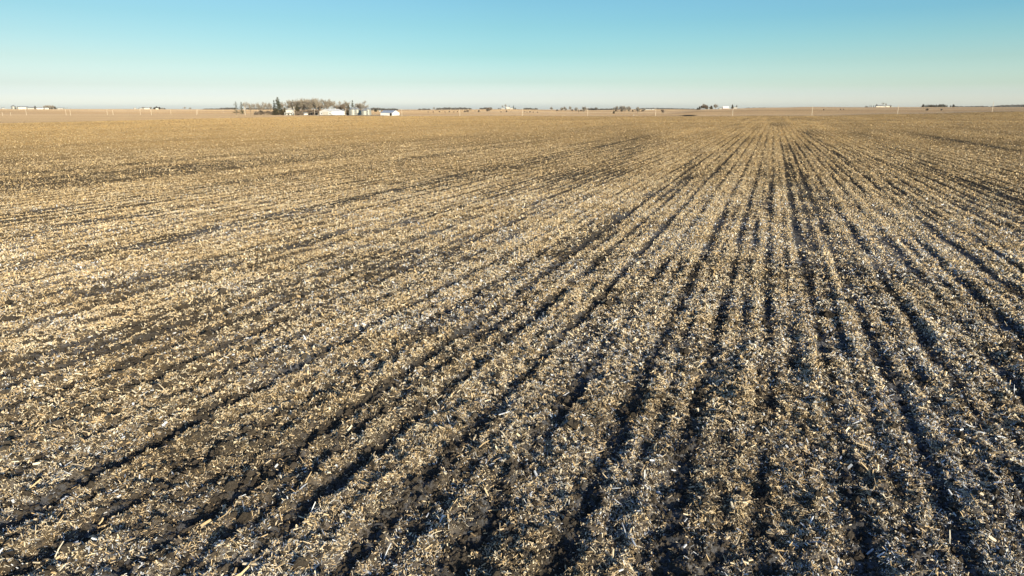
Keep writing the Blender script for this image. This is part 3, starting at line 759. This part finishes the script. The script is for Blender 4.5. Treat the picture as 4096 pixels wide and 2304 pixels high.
# ------------------------------------------------------------------ power poles along the roads
def pole_mesh():
    a = MB(); a.tube((0, 0, -.6), (0, 0, 10), .22, .16, 8)
    b = MB(); b.tube((0, 0, 10), (0, 0, 10.3), .06, .09, 6); 
    return a.mesh('shaft', M['pole']), b.mesh('insulator', M['ceramic'])
PM = pole_mesh()
def pole(px, top, base, Y, label, group, lean=0, arm=False, thick=1.0):
    X, Yw, z = world(px, Y); k = (base-top)*mpp(Y)/10.3
    e = empty('utility_pole', (X, Yw, z), 0, label, 'utility pole', group, (thick, thick, k)); e.rotation_euler = (0, lean, 0)
    put('shaft', PM[0], e); put('insulator', PM[1], e)
    if arm:
        b = MB(); b.box(-1.2, 1.2, -.3, -.18, 9.2, 9.36); b.build('crossarm', M['pole'], e)
        b = MB(); b.tube((-.75, -.3, 7.6), (-.75, -.3, 8.7), .32, .32, 10); b.build('transformer', M['galv_roof'], e)
GA = 'utility poles along the road beyond the near field'
def lineY(px):                    # where the pole line, 757 m off across the rows, meets this sight line
    u = (px-2048)/F*CP; return 760/(CA+SA*u)
for px, tp, bs, lb, kw in (
    (106, 438, 461, 'pale utility pole below the dark evergreen row of the far left farm', {}),
    (265, 440, 463, 'left one of a close pair of poles below the white buildings at far left', {}),
    (430, 438, 462, 'left one of a close pair of poles in the open field left of centre-left', {}),
    (606, 438, 462, 'pole below the low round-roofed farm buildings on the left skyline', {}),
    (787, 436, 461, 'taller front pole of a touching pair left of the farm tree row', {}),
    (981, 430, 463, 'bright thick pole in front of the lopsided pine', dict(thick=1.6)),
    (1178, 427, 462, 'pole with crossarm and transformer in front of the farmhouse', dict(arm=True)),
    (1384, 433, 464, 'pole in front of the right corner of the big white barn', {}),
    (1608, 435, 464, 'pole just right of the blue-roofed shed', {}),
    (1839.5, 434, 460.5, 'pole between the blue-roofed shed and the white hilltop house', {}),
    (2090, 434, 464, 'pole just right of the white hilltop house', {}),
    (2350.5, 432, 467, 'pole right of the two leafless trees in the middle of the skyline', {}),
    (2622, 433, 465, 'pole left of the lone small round bush and the dark creek cut', {}),
    (2930, 431, 465, 'pole in front of the hill farm with the red-based barn', {}),
    (3247, 427, 463.5, 'tall pole above the vanishing point of the rows on the bare hill', {}),
    (3590, 419, 454.5, 'pole just right of the white hilltop farm on the right', {}),
    (3968, 406, 446, 'rightmost utility pole, tallest against the sky', {})):
    pole(px, tp, bs, lineY(px), lb, GA, **kw)
GB = 'utility poles of the side road'
for px, tp, bs, Y, lb in (
    (11, 445, 459, 1000, 'short leftmost pole at the edge of the picture'),
    (44, 445, 459, 1010, 'second short pole from the left edge'),
    (283, 439, 461, 1030, 'right one of a close pair of poles below the white buildings at far left'),
    (453, 439, 460, 1060, 'right one of a close pair of poles left of centre-left'),
    (562, 437, 460, 1120, 'pole left of the low round-roofed farm buildings on the left skyline'),
    (684, 438, 458, 1200, 'single pole below the two lone skyline trees at left'),
    (791, 436, 456, 1280, 'shorter back pole of a touching pair left of the farm tree row'),
    (893, 435, 453, 1380, 'pole just left of the ragged half-dead pine'),
    (1493, 435, 446, 1700, 'thin far pole just right of the grain bins'),
    (1641, 435, 442, 2000, 'tiny far pole left of the round skyline tree'),
    (1687, 435, 442, 2060, 'tiny far pole above the left end of the hedge bushes'),
    (1727, 435, 442, 2120, 'tiny far pole right of the round skyline tree'),
    (1767, 434, 441, 2180, 'tiny far pole before the low skyline wood'),
    (1804, 432, 441, 2240, 'taller tiny pole breaking the skyline wood'),
    (1873, 434, 440, 2300, 'tiny far pole at the right end of the skyline wood')):
    pole(px, tp, bs, Y, lb, GB, thick=1.0 if Y < 1500 else 1.5)
pole(1259, 434, 460, 950, 'grey yard pole among the grove trees left of the white barn', None)
for px, Y, lb in ((1272, 850, 'small white marker post in the field before the grove'), (2535, 775, 'small white marker post at the field edge before the tree clump')):
    X, Yw, z = world(px, Y); e = empty('marker_post', (X, Yw, z), 0, lb, 'marker post', 'white marker posts')
    b = MB(); b.tube((0, 0, -.3), (0, 0, 1.5), .16, .16, 8); b.build('post', M['white'], e)
    b = MB(); b.tube((0, 0, 1.5), (0, 0, 1.75), .17, .02, 8); b.build('cap', M['white'], e)

# ------------------------------------------------------------------ roads, yard, creek
def drape(name, pts_l, pts_r, dz, m, kind='structure'):
    V = []; n = len(pts_l); k = 4
    for (a, b) in zip(pts_l, pts_r):
        for j in range(k+1):
            t = j/k; x = a[0]*(1-t)+b[0]*t; y = a[1]*(1-t)+b[1]*t; V.append((x, y, float(H(x, y))+dz))
    Fq = []
    for i in range(n-1):
        for j in range(k): q = i*(k+1)+j; Fq.append([q, q+1, q+k+2, q+k+1])
    me = bpy.data.meshes.new(name); me.from_pydata(V, [], Fq); me.materials.append(m); me.update()
    o = put(name, me); tag(o, kind=kind); return o
def sr(s, r): return (s*CA+r*SA, -s*SA+r*CA)
def rd(r0, r1, s0, s1, st): return [sr(s, r0) for s in np.arange(s0, s1, st)], [sr(s, r1) for s in np.arange(s0, s1, st)]
a_, b_ = rd(765, 772, -1500, 900, 12)
M['road'] = mat('gravel_road', (.40, .335, .25), .95, noise=(.1, (.34, .28, .20)), spec=.1)
drape('road', a_, b_, .14, M['road'])
yl = [world(px, Y)[:2] for px, Y in ((1165, 936), (1200, 934), (1240, 932), (1280, 930), (1330, 925), (1390, 922), (1450, 920), (1500, 922), (1560, 922), (1640, 924))]
yr_ = [world(px, Y)[:2] for px, Y in ((1165, 939), (1200, 945), (1240, 958), (1280, 968), (1330, 975), (1390, 975), (1450, 975), (1500, 972), (1560, 950), (1640, 930))]
drape('gravel_yard', yl, yr_, .30, M['gravel'])
M['creek'] = mat('creek_cut_shade', (.006, .009, .014), 1.0, spec=0)  # shade inside the creek cut, painted as a near-black colour
def blob(name, outline, Yf, dz, m):
    pass
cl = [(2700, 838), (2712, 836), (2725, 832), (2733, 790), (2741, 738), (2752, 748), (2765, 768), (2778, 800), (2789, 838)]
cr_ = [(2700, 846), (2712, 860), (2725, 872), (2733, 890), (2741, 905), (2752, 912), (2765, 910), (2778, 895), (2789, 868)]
drape('creek', [world(*p)[:2] for p in cl], [world(*p)[:2] for p in cr_], .10, M['creek'])  # flat dark sheet standing in for the cut's shade
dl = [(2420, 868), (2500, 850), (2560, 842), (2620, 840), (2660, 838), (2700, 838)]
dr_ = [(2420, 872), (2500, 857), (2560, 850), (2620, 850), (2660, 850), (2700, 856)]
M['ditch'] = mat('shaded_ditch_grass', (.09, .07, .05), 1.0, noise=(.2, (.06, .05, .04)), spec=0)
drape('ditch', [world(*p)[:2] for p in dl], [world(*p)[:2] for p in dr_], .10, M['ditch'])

# ------------------------------------------------------------------ far farms and trees
def far_building(px, eave_y, top, base, width, Y, label, name='farm_building', wall='far_white', roof='galv_roof', side=.6, yawd=14):
    W = width*mpp(Y); hh = (base-top)*mpp(Y); ev = (base-eave_y)*mpp(Y)
    return gable_shed(name, px, Y, W*side, W, max(ev, .8), max(hh, ev+.4), facing(px)+math.radians(yawd), M[wall], M[roof], label, 'farm building', over=.3)
def far_bin(px, eave_y, top, base, width, Y, label):
    d = width*mpp(Y); return bin_(px, Y, d, (base-eave_y)*mpp(Y), (base-top)*mpp(Y), label, group=None)
Y1 = 2900
far_bin(55, 425, 419, 436, 16, Y1, 'large far grain bin with a dark conical roof on the left skyline')
far_building(14, 432, 429, 436, 10, Y1, 'tiny white building at the far left edge of the skyline')
far_building(92, 428, 425, 436, 36, Y1, 'long pale shed roof behind the dark evergreen row at far left', roof='galv_roof', wall='cream')
far_building(126, 431, 427, 436, 30, Y1, 'low white shed right of the dark evergreen row at far left')
far_building(158, 430, 427, 435, 22, Y1, 'white shed just right of the far round cedar', wall='white')
far_building(187, 430, 427, 434.5, 14, Y1-60, 'cream building in front of the dark trees at far left', wall='cream')
far_building(240, 431, 429, 435, 20, Y1, 'white round-topped shed right of the dark trees at far left')
far_bin(257, 431, 428, 434.5, 8, Y1, 'small far bin right of the white round-topped shed')
for i, (px, tp, bs, k, w_, lb) in enumerate((
    (63, 428, 436, 'cedar', 1.3, 'small cedar against the right foot of the far grain bin'),
    (80, 427, 436, 'cedar', 1.5, 'first cedar of the dark evergreen row at far left'),
    (87, 428, 436, 'cedar2', 1.3, 'second cedar of the dark evergreen row at far left'),
    (94, 428, 436, 'cedar', 1.4, 'third cedar of the dark evergreen row at far left'),
    (101, 428, 436, 'cedar2', 1.3, 'last cedar of the dark evergreen row at far left'),
    (142, 420, 434, 'cedar', 1.5, 'round dark cedar standing alone between far white sheds'),
    (180, 419, 434, 'round', 1.2, 'greyish tree at the left side of the far dark clump'),
    (192, 417, 434, 'round2', 1.3, 'tree beside the middle of the far dark clump at left'),
    (202, 416, 434, 'round', 1.3, 'tallest tree of the far dark clump at left'),
    (212, 418, 434, 'round2', 1.2, 'tree at the right side of the far dark clump at left'),
    (207, 423, 434, 'cedar2', 1.3, 'dark cedar low in the middle of the far left clump'),
    (221, 423, 434, 'cedar2', 1.2, 'dark cedar at the right foot of the far left clump'),
    (197, 424, 434, 'cedar2', 1.2, 'dark cedar low at the left of the far left clump'),
    (270, 426, 434, 's2', 1.3, 'tiny bare tree right of the small far bin'),
    (283, 427, 433, 's2', 1.3, 'tiniest bare tree at the right end of the far left farm'))):
    tree(k, px, tp, bs, Y1, lb)
Y2 = 3000
far_building(539, 433, 431, 436.5, 8, Y2, 'tiny white shed with dark roof left of the low skyline farm', roof='shingle')
far_building(567, 434, 432, 437, 20, Y2, 'low white building at the left of the skyline farm')
far_building(586, 433, 431.5, 437, 20, Y2-30, 'long low cream building of the skyline farm', wall='cream')
far_building(628, 433, 431, 436.5, 10, Y2-30, 'tiny pale roof under the dark skyline trees', wall='cream')
for px, tp, k, w_, lb in (
    (576, 428, 'round2', 1.6, 'bare tree over the low white skyline buildings'), (590, 429, 'round', 1.4, 'bare tree right of the first low skyline buildings'),
    (603, 428, 'round2', 1.4, 'pale bare tree in the middle of the low skyline farm'), (618, 429, 'cedar2', 1.6, 'dark low cedar right in the skyline farm'),
    (627, 426, 'cedar2', 1.7, 'highest dark cedar of the low skyline farm'), (638, 428, 'cedar2', 1.6, 'dark cedar right of the highest one'),
    (648, 430, 'round2', 1.5, 'low grey tree near the right end of the skyline farm'), (658, 432, 'cedar2', 1.8, 'lowest dark bush at the right end of the skyline farm'),
    (739, 426, 'round', 1.2, 'lone round bare tree on the left skyline'), (732, 430, 's2', 1.2, 'small bare tree touching the lone round one'),
    (760, 429, 'round2', 1.3, 'low broad bare tree right of the lone round one')):
    tree(k, px, tp, 437, Y2, lb, wid=w_)
# fence-row bushes in the middle distance
for px, tp, bs, k, w_, Y, lb in (
    (1713, 442, 447, 'r2', 1.2, 1500, 'small bush left end of the middle hedge line'), (1733, 442, 447, 'r2', 1.4, 1500, 'second small bush of the middle hedge line'),
    (1759, 442, 448, 'r1', 1.4, 1490, 'third small bush of the middle hedge line'), (1780, 444, 449, 'cedar2', 1.0, 1480, 'small dark bush in the middle hedge line'),
    (1797, 441, 447, 'r2', 1.5, 1500, 'pale bush right of the small dark bush'), (1815, 444, 448, 'r2', 1.6, 1480, 'low brown bush left of the skyline pole'),
    (1831, 441, 446, 'r1', 1.2, 1500, 'small thin bush next to the skyline pole'),
    (1860, 440, 449, 'r2', 1.2, 1420, 'brown thicket just right of the skyline pole'), (1869, 439, 449, 'r1', 1.3, 1420, 'taller brown thicket of the hedge row'),
    (1883, 439, 449, 's2', 1.3, 1420, 'faint bare bush in the hedge row centre'), (1900, 438, 448, 's2', 1.3, 1430, 'pale bare bush between thicket and big bush'),
    (1915, 438, 448, 'r2', 1.0, 1420, 'bare bush left of the big fan-shaped bush'),
    (1957, 429, 449, 'r1', 1.1, 1420, 'big fan-shaped brown bush crossing the hillside below the white hilltop house'),
    (2004, 447, 452, 'cedar2', 1.0, 1380, 'low dark bush under the hill'), (2026, 442, 451, 'r2', .9, 1380, 'brown bush below the white hilltop house'),
    (2044, 444, 450, 's2', 1.4, 1400, 'faint bush right below the hilltop farm'), (2098, 446, 451, 'r2', 1.4, 1380, 'faint low bush right of the pole'),
    (2108, 446, 451, 'cedar2', .8, 1370, 'small dark round bush right of the pole'), (2120, 444, 450, 'r2', 1.4, 1380, 'pale brown bush right of the small dark one'),
    (2133, 446, 451, 'cedar2', .9, 1370, 'dark low bush farther right of the pole'), (2150, 446, 451, 'r2', 1.0, 1370, 'last dark bush of the hedge line')):
    tree(k, px, tp, bs, Y, lb, 'bush', wid=w_, name='bush')
tree('round', 1737, 427, 438, 2900, 'round bare tree standing alone on the skyline right of the blue-roofed shed', wid=1.3)
tree('cedar2', 1503, 433, 444, 1750, 'dark round evergreen right of the grain bins', 'evergreen', wid=1.5, name='evergreen_tree')
tree('cedar', 1525, 437, 443, 1750, 'small dark evergreen beside the tiny white shed', 'evergreen', wid=1.0, name='evergreen_tree')
far_building(1519, 439, 437, 443, 7, 1760, 'tiny white shed between two dark evergreens')
# hilltop house
Y4 = 2350
far_building(2010, 432, 430, 435.5, 12, Y4, 'low white outbuilding left of the hilltop house')
far_building(2031, 431, 427, 435.5, 16, Y4, 'white hilltop house with a peaked roof', name='farmhouse', side=.8, roof='cream')
far_building(2046, 433, 431, 435.5, 12, Y4, 'cream shed right of the hilltop house', wall='cream')
for px, tp, k, w_, lb in ((1994, 431, 'cedar2', 1.2, 'dark bush at the left end of the hilltop farm'), (2000, 432, 'cedar2', 1.2, 'low dark bush left of the hilltop outbuilding'),
    (2010, 420, 's2', 1.0, 'bare tree above the hilltop outbuilding'), (2023, 415, 's1', 1.0, 'tall thin bare tree left of the hilltop house'),
    (2037, 422, 'cedar', .5, 'thin dark cedar on the right of the hilltop roof'), (2054, 421, 'spruce2', 1.4, 'pointed dark spruce at the right end of the hilltop farm'),
    (2061, 430, 'cedar2', 1.2, 'dark bush right of the pointed hilltop spruce')):
    tree(k, px, tp, 436, Y4, lb, wid=w_)
# central skyline trees
for px, tp, bs, k, w_, Y, lb in (
    (2206, 421, 440, 'round', 1.0, 1900, 'roundish bare tree, leftmost of the central skyline trees'), (2228, 431, 439, 'r2', 1.2, 1950, 'small bush right of the leftmost central tree'),
    (2246, 423, 439, 'round2', 1.0, 1950, 'broad brown tree left in the central skyline group'), (2258, 418, 439, 'round', .8, 1970, 'taller tree behind the broad brown one'),
    (2263, 426, 439, 'round2', .7, 1940, 'low tree at the right edge of the broad brown one'), (2280, 415, 438, 'round', .8, 1950, 'tallest stalked tree of the central group'),
    (2289, 428, 438, 'r2', 1.0, 1960, 'small bush at the foot of the tallest central tree'), (2304, 426, 438, 'round2', 1.0, 1900, 'low domed tree right of the tallest central tree'),
    (2324, 430, 438, 'r2', 1.6, 1900, 'low brown thicket on the skyline left of the central pole'),
    (2306, 427, 453, 's2', 1.3, 1300, 'pale bare tree in front of the skyline, left of the central pole'), (2313, 436, 453, 's1', 1.3, 1290, 'faint bare sapling beside the pale bare tree'),
    (2337, 424, 453, 'b6', 1.0, 1270, 'dark fan-shaped bare tree just left of the central pole'), (2343, 422, 440, 'round', .6, 1900, 'narrow tree top behind the dark fan-shaped tree')):
    tree(k, px, tp, bs, Y, lb, 'tree' if k[0] != 'r' or k.startswith('round') else 'bush', wid=w_, name=None if k[0] != 'r' or k.startswith('round') else 'bush')
for px, tp, bs, k, w_, Y, lb in (
    (2455, 422, 441, 'round', .8, 2000, 'leftmost pale tree of the big clump'), (2468, 419, 441, 'round2', .8, 2000, 'pale domed tree second from the left of the big clump'),
    (2480, 417, 441, 'round', .9, 2010, 'tall pale tree in the middle of the big clump'), (2490, 417, 441, 'round2', .8, 1990, 'tallest tree of the big clump'),
    (2500, 423, 441, 'round', .8, 1980, 'brown tree right of the tallest in the big clump'), (2512, 419, 441, 'round2', .9, 2000, 'wide dark tree near the right end of the big clump'),
    (2521, 423, 441, 'round', .7, 1990, 'last big tree at the right end of the big clump'), (2487, 430, 441, 'cedar2', 1.2, 1970, 'dark evergreen low in the big clump'),
    (2463, 433, 441, 'cedar2', 1.1, 1970, 'dark low evergreen at the left foot of the big clump'), (2531, 434, 441, 'cedar2', 1.2, 1970, 'dark bush right of the big clump'),
    (2455, 441, 453, 'cedar2', .9, 1280, 'small dark bush in the field left below the big clump'), (2470, 442, 452, 's2', 1.2, 1300, 'faint bush below the big clump'),
    (2499, 430, 453, 's1', 1.2, 1290, 'thin bare tree in front of the middle of the big clump'), (2486, 433, 452, 's2', 1.0, 1300, 'thin sapling in front of the big clump'),
    (2516, 428, 453, 'b6', .7, 1290, 'bare tree in front of the right end of the big clump'), (2550, 425, 453, 'b6', 1.0, 1290, 'fan-shaped bare tree right of the big clump'),
    (2553, 424, 441, 'cedar', 1.3, 2000, 'dark pointed evergreen behind the fan-shaped tree'), (2540, 430, 441, 'round', .7, 2050, 'faint tree between the big clump and the fan-shaped tree'),
    (2577, 425, 441, 'round2', .7, 1950, 'round tree right of the fan-shaped one'), (2570, 432, 441, 'r2', 1.2, 1940, 'low brown bush beside the round tree'),
    (2650, 434, 451, 'r1', 1.0, 1330, 'lone round bush in the field left of the creek cut'),
    (2600, 433, 438, 'cedar2', 1.5, 2700, 'tiny dark tree over the low far white sheds'), (2617, 430, 438, 'round', 1.0, 2700, 'tiny bare tree left of the pole before the lone bush')):
    tree(k, px, tp, bs, Y, lb, 'tree' if (k[0] != 'r' or k.startswith('round')) and k != 'cedar2' else 'bush', wid=w_, name=None if (k[0] != 'r' or k.startswith('round')) and k != 'cedar2' else 'bush')
far_building(2590, 437.5, 436.5, 440, 24, 2700, 'long low white roof on the skyline left of the lone round bush')
far_building(2612, 437, 436, 440, 10, 2700, 'tiny white shed right of the long low white roof')
# hill farm with the red-based barn
Y6 = 1480
for px, tp, bs, k, w_, lb in (
    (2790, 429, 438, 'cedar2', 1.0, 'dark bush at the left end of the hill farm'), (2797, 427, 438, 'cedar2', 1.0, 'second dark bush of the hill farm'),
    (2813, 413, 438, 'round', .9, 'tall grey bare tree at the left of the hill farm'), (2820, 422, 442, 'r2', 1.2, 'reddish-brown thicket sloping down the hill'),
    (2808, 426, 443, 'r1', 1.0, 'reddish brush at the left foot of the tall hill tree'),
    (2828, 422, 438, 'cedar', 1.0, 'green-brown cedar right of the tall grey hill tree'), (2845, 423, 437, 'cedar2', 1.1, 'dark round evergreen in the middle of the hill farm'),
    (2838, 426, 437, 'round', .9, 'small bare tree left of the dark round evergreen'), (2863, 416, 437, 'round2', .8, 'wide bare tree right of the dark round evergreen'),
    (2876, 433, 437, 'r2', 1.5, 'low bush left of the red-based barn'),
    (2929, 419, 436, 'cedar', 1.0, 'round-topped dark tree behind the hill pole'), (2946, 422, 436, 'cedar', .8, 'dark tree behind the small white hill building')):
    tree(k, px, tp, bs, Y6, lb, 'tree' if not (k[0] == 'r' and not k.startswith('round')) else 'bush', wid=w_, name=None if not (k[0] == 'r' and not k.startswith('round')) else 'bush')
fb = far_building(2902, 435.3, 427, 437, 24, Y6, 'white-roofed barn with a red base on the hill', name='barn', wall='red', roof='white_roof', side=.7)
far_building(2882, 434, 432, 437, 12, Y6, 'low white lean-to left of the red-based barn', side=.6)
far_building(2941, 431, 429, 436, 14, Y6, 'small white building right of the hill pole')
# right hilltop farm
Y7 = 2180
for px, ev, tp, wd, lb in ((3516, 425, 421, 26, 'cream long building left in the right hilltop farm'), (3533, 426, 423, 12, 'cream building in the middle of the right hilltop farm'), (3550, 424, 421, 14, 'white building right of the bare trees on the right hilltop')):
    far_building(px, ev, tp, 429, wd, Y7, lb, wall='cream')
far_bin(3564, 424, 420, 429, 7, Y7, 'white cone-topped bin at the right end of the right hilltop farm')
for px, tp, k, w_, lb in ((3464, 423, 'cedar2', 1.2, 'low dark bush at the left end of the right hilltop farm'), (3470, 425, 'cedar2', 1.5, 'lowest bush of the right hilltop farm'),
    (3479, 419, 'cedar', .4, 'first slim cedar of the right hilltop farm'), (3485, 420, 'cedar', .5, 'second slim cedar of the right hilltop farm'), (3494, 420, 'cedar', .5, 'third slim cedar of the right hilltop farm'),
    (3506, 416, 'cedar', .9, 'dark slanting tree left of the cream hilltop building'), (3514, 425, 'cedar', .6, 'tiny cedar before the cream hilltop building'), (3523, 425, 'cedar', .6, 'tiny second cedar before the cream hilltop building'),
    (3532, 409, 's2', .9, 'tallest bare tree of the right hilltop farm'), (3542, 412, 's1', .9, 'bare tree right of the tallest on the right hilltop'), (3559, 420, 'cedar', .5, 'slim dark tree left of the cone-topped bin')):
    tree(k, px, tp, 429, Y7, lb, wid=w_)
# long evergreen row at the right
Y8 = 2600; ord_ = ['first', 'second', 'third', 'fourth', 'fifth', 'sixth', 'seventh', 'eighth', 'ninth', 'tenth', 'eleventh', 'twelfth', 'thirteenth', 'fourteenth', 'fifteenth', 'sixteenth']
for i, (px, tp) in enumerate(((3692, 417), (3703, 419), (3711, 418), (3719, 419), (3725, 418), (3731, 418), (3738, 420), (3745, 418), (3752, 420), (3758, 417), (3765, 417), (3771, 416), (3778, 419), (3787, 420), (3802, 421), (3813, 418))):
    tree('cedar' if i % 3 else 'cedar2', px, tp, 429.5, Y8, ord_[i]+' evergreen from the left in the long dark row on the right skyline', 'evergreen', 'long evergreen row on the right skyline', 'evergreen_tree', 1.2)
# small field bushes on the right slope
for px, tp, bs, Y, lb in ((3295, 438, 445, 1150, 'small brown bush on the bare slope right of the tall pole'), (3362, 437, 443, 1180, 'small bush in the middle of the bare right slope'), (3374, 436, 442, 1180, 'tiny bush next to the one on the bare right slope'), (3708, 430, 443, 1000, 'faint bush below the long evergreen row'), (3765, 431, 441, 1000, 'dark small bush below the middle of the long evergreen row')):
    tree('r2', px, tp, bs, Y, lb, 'bush', wid=.9, name='bush')
# distant woods that read as one mass
def wood(px0, px1, prof, base, Y, depth, label, seed, dens=1.0):
    R = random.Random(seed); b = MB(); k = mpp(Y)
    n = int((px1-px0)*2.2*dens*4)
    for i in range(n):
        px = R.uniform(px0, px1); f = (px-px0)/(px1-px0); tp = np.interp(f, np.linspace(0, 1, len(prof)), prof)
        tp += 1.6*(.5+.5*math.sin(px*.7+seed)+.5*math.sin(px*.31)); Yv = Y+R.uniform(0, depth)
        X, Yw, z = world(px, Yv); z0 = float(H(X, Yw)); ht = max((base-tp)*k, 1)
        zz = z0+ht*R.random()**.8
        for j in range(3):
            sx = R.uniform(1.2, 3.2); sz = R.uniform(1, 2.6); c = np.array([X+R.gauss(0, 1.5), Yw+R.gauss(0, 2), zz+R.gauss(0, .6)])
            a = R.uniform(0, PI); u = np.array([math.cos(a)*sx, math.sin(a)*sx, R.gauss(0, .5)]); v_ = np.array([R.gauss(0, .4), R.gauss(0, .4), sz])
            b.face([c-u*.5, c-v_*.5, c+u*.5, c+v_*.5])
    o = b.build('distant_wood', M['wood_stuff']); tag(o, label, 'wood', kind='stuff')
wood(815, 945, (435, 434, 434.5, 431, 430, 430), 437, 3150, 60, 'far low wood on the skyline left of the ragged pine', 1)
wood(985, 1100, (431, 432, 433, 432), 437, 3150, 60, 'far low wood seen between the bare farm trees', 2)
wood(1484, 1590, (431, 430, 432, 434, 433, 434), 440, 2500, 60, 'far wood on the skyline between bins and blue-roofed shed', 3, .8)
wood(1675, 1720, (436, 434.5, 436), 439, 3150, 50, 'tiny low wood left of the round skyline tree', 4)
wood(1745, 1885, (434, 433, 431, 434, 432, 433, 436), 440, 3150, 60, 'long low wood on the skyline right of the round tree', 5)
wood(1920, 1968, (434, 431, 432), 438, 3000, 60, 'far wood just left of the white hilltop farm', 6)
wood(2095, 2150, (435, 433, 435, 434), 439, 3150, 60, 'low far wood right of the hilltop farm', 7)
wood(2350, 2460, (433, 434.5, 437, 436, 437), 441, 2900, 60, 'low dark evergreen belt between the central pole and the big clump', 8, 1.2)
wood(2380, 2388, (430, 431), 440, 2880, 20, 'small peak of trees in the low dark belt', 9, 1.5)
wood(2555, 2700, (436, 435, 436, 436), 440, 3200, 50, 'thin far wood behind the low white roofs', 10, .6)
wood(2700, 2800, (435, 435, 436), 438, 3300, 50, 'thin far wood left of the hill farm', 11, .7)
wood(3815, 4110, (424, 426, 425, 424, 427, 421, 420, 419, 419), 430, 3200, 60, 'long grey wood on the skyline at the far right', 12, 1.1)
wood(2985, 3060, (433, 433), 436, 2700, 40, 'thin line of trees on the shoulder of the bare hill', 13, .5)

# ------------------------------------------------------------------ thin winter haze
b = MB(); b.box(-5200, 5200, -400, 9000, -4, 46)
M['haze'] = bpy.data.materials.new('haze'); M['haze'].use_nodes = True
hn = M['haze'].node_tree; hn.nodes.clear()
ho = hn.nodes.new('ShaderNodeOutputMaterial'); hv = hn.nodes.new('ShaderNodeVolumePrincipled')
hv.inputs['Color'].default_value = (.95, .94, .92, 1); hv.inputs['Density'].default_value = .000025; hv.inputs['Anisotropy'].default_value = .2
hn.links.new(hv.outputs[0], ho.inputs['Volume'])
tag(b.build('haze', M['haze']), 'thin pale winter haze over the far fields', 'haze', kind='stuff')
# ------------------------------------------------------------------ sky, sun, camera
EXPO = .50
w = bpy.data.worlds.new('World'); S.world = w; w.use_nodes = True
nt = w.node_tree; N = nt.nodes; L = nt.links
bg = N['Background']; sky = N.new('ShaderNodeTexSky'); sky.sky_type = 'NISHITA'
sky.sun_disc = False; sky.sun_elevation = SUN_EL; sky.sun_rotation = SUN_AZ
sky.altitude = 0; sky.air_density = 1.0; sky.dust_density = 1.2; sky.ozone_density = 1.0
tc = N.new('ShaderNodeTexCoord'); sep = N.new('ShaderNodeSeparateXYZ'); L.new(tc.outputs['Generated'], sep.inputs[0])
def mrange(src, a, b):
    r = N.new('ShaderNodeMapRange'); r.inputs[1].default_value = a; r.inputs[2].default_value = b; L.new(src, r.inputs[0]); return r.outputs[0]
zf = mrange(sep.outputs['Z'], 0, .50)
GX = 4*2**(EXPO)
def ramp(stops):
    cr = N.new('ShaderNodeValToRGB'); e = cr.color_ramp.elements
    for i, (z, c) in enumerate(stops):
        x = e[i] if i < 2 else e.new(z/.50)
        x.position = z/.50; x.color = (*[v/GX for v in c], 1)
    L.new(zf, cr.inputs[0]); return cr.outputs[0]
rl = ramp([(0.006, (2.06, 2.32, 3.2)), (0.5, (0.78, 1.02, 1.46)), (0.03, (1.06, 1.26, 1.8)), (0.06, (0.84, 1.02, 1.27)), (0.089, (0.69, 0.93, 1.1)), (0.117, (0.60, 0.88, 1.01)), (0.0188, (1.37, 1.63, 2.46))])
rc = ramp([(0.009, (1.96, 2.25, 3.21)), (0.5, (0.78, 1.02, 1.46)), (0.037, (0.97, 1.26, 1.74)), (0.073, (0.66, 1.01, 1.23)), (0.108, (0.56, 0.93, 1.09)), (0.141, (0.52, 0.89, 1.06)), (0.0188, (1.5, 1.76, 2.67))])
rr = ramp([(0.006, (2.34, 2.67, 3.68)), (0.5, (0.78, 1.02, 1.46)), (0.03, (1.28, 1.64, 2.2)), (0.06, (0.93, 1.28, 1.57)), (0.089, (0.72, 1.16, 1.4)), (0.117, (0.57, 1.05, 1.33)), (0.0188, (1.67, 2.03, 2.99))])
def mix(f, a, b):
    m = N.new('ShaderNodeMix'); m.data_type = 'RGBA'; L.new(f, m.inputs[0]); L.new(a, m.inputs[6]); L.new(b, m.inputs[7]); return m.outputs[2]
mx = mix(mrange(sep.outputs['X'], 0, .58), mix(mrange(sep.outputs['X'], -.58, 0), rl, rc), rr)
vm = N.new('ShaderNodeVectorMath'); vm.operation = 'MULTIPLY'; L.new(sky.outputs[0], vm.inputs[0]); L.new(mx, vm.inputs[1])
v2 = N.new('ShaderNodeVectorMath'); v2.operation = 'SCALE'; v2.inputs['Scale'].default_value = 4; L.new(vm.outputs[0], v2.inputs[0])
L.new(v2.outputs[0], bg.inputs['Color']); bg.inputs['Strength'].default_value = .13
sl = bpy.data.lights.new('sun', 'SUN'); sl.energy = 5.0; sl.angle = math.radians(.53); sl.color = (1.0, .86, .64)
so = bpy.data.objects.new('sun', sl); C.objects.link(so)
from mathutils import Vector
sd = Vector((math.sin(SUN_AZ)*math.cos(SUN_EL), math.cos(SUN_AZ)*math.cos(SUN_EL), math.sin(SUN_EL)))
so.rotation_euler = sd.to_track_quat('Z', 'Y').to_euler(); so.location = (20, -30, 60)
cd = bpy.data.cameras.new('camera'); cd.sensor_width = 36; cd.lens = F/4096*36; cd.clip_start = .1; cd.clip_end = 40000
co = bpy.data.objects.new('camera', cd); C.objects.link(co)
co.location = (0, 0, CAMH); co.rotation_euler = (PI/2-PITCH, 0, 0)
S.camera = co
S.view_settings.view_transform = 'Standard'; S.view_settings.look = 'None'; S.view_settings.gamma = 1
S.view_settings.use_curve_mapping = False; S.view_settings.exposure = EXPO
S.render.engine = 'CYCLES'
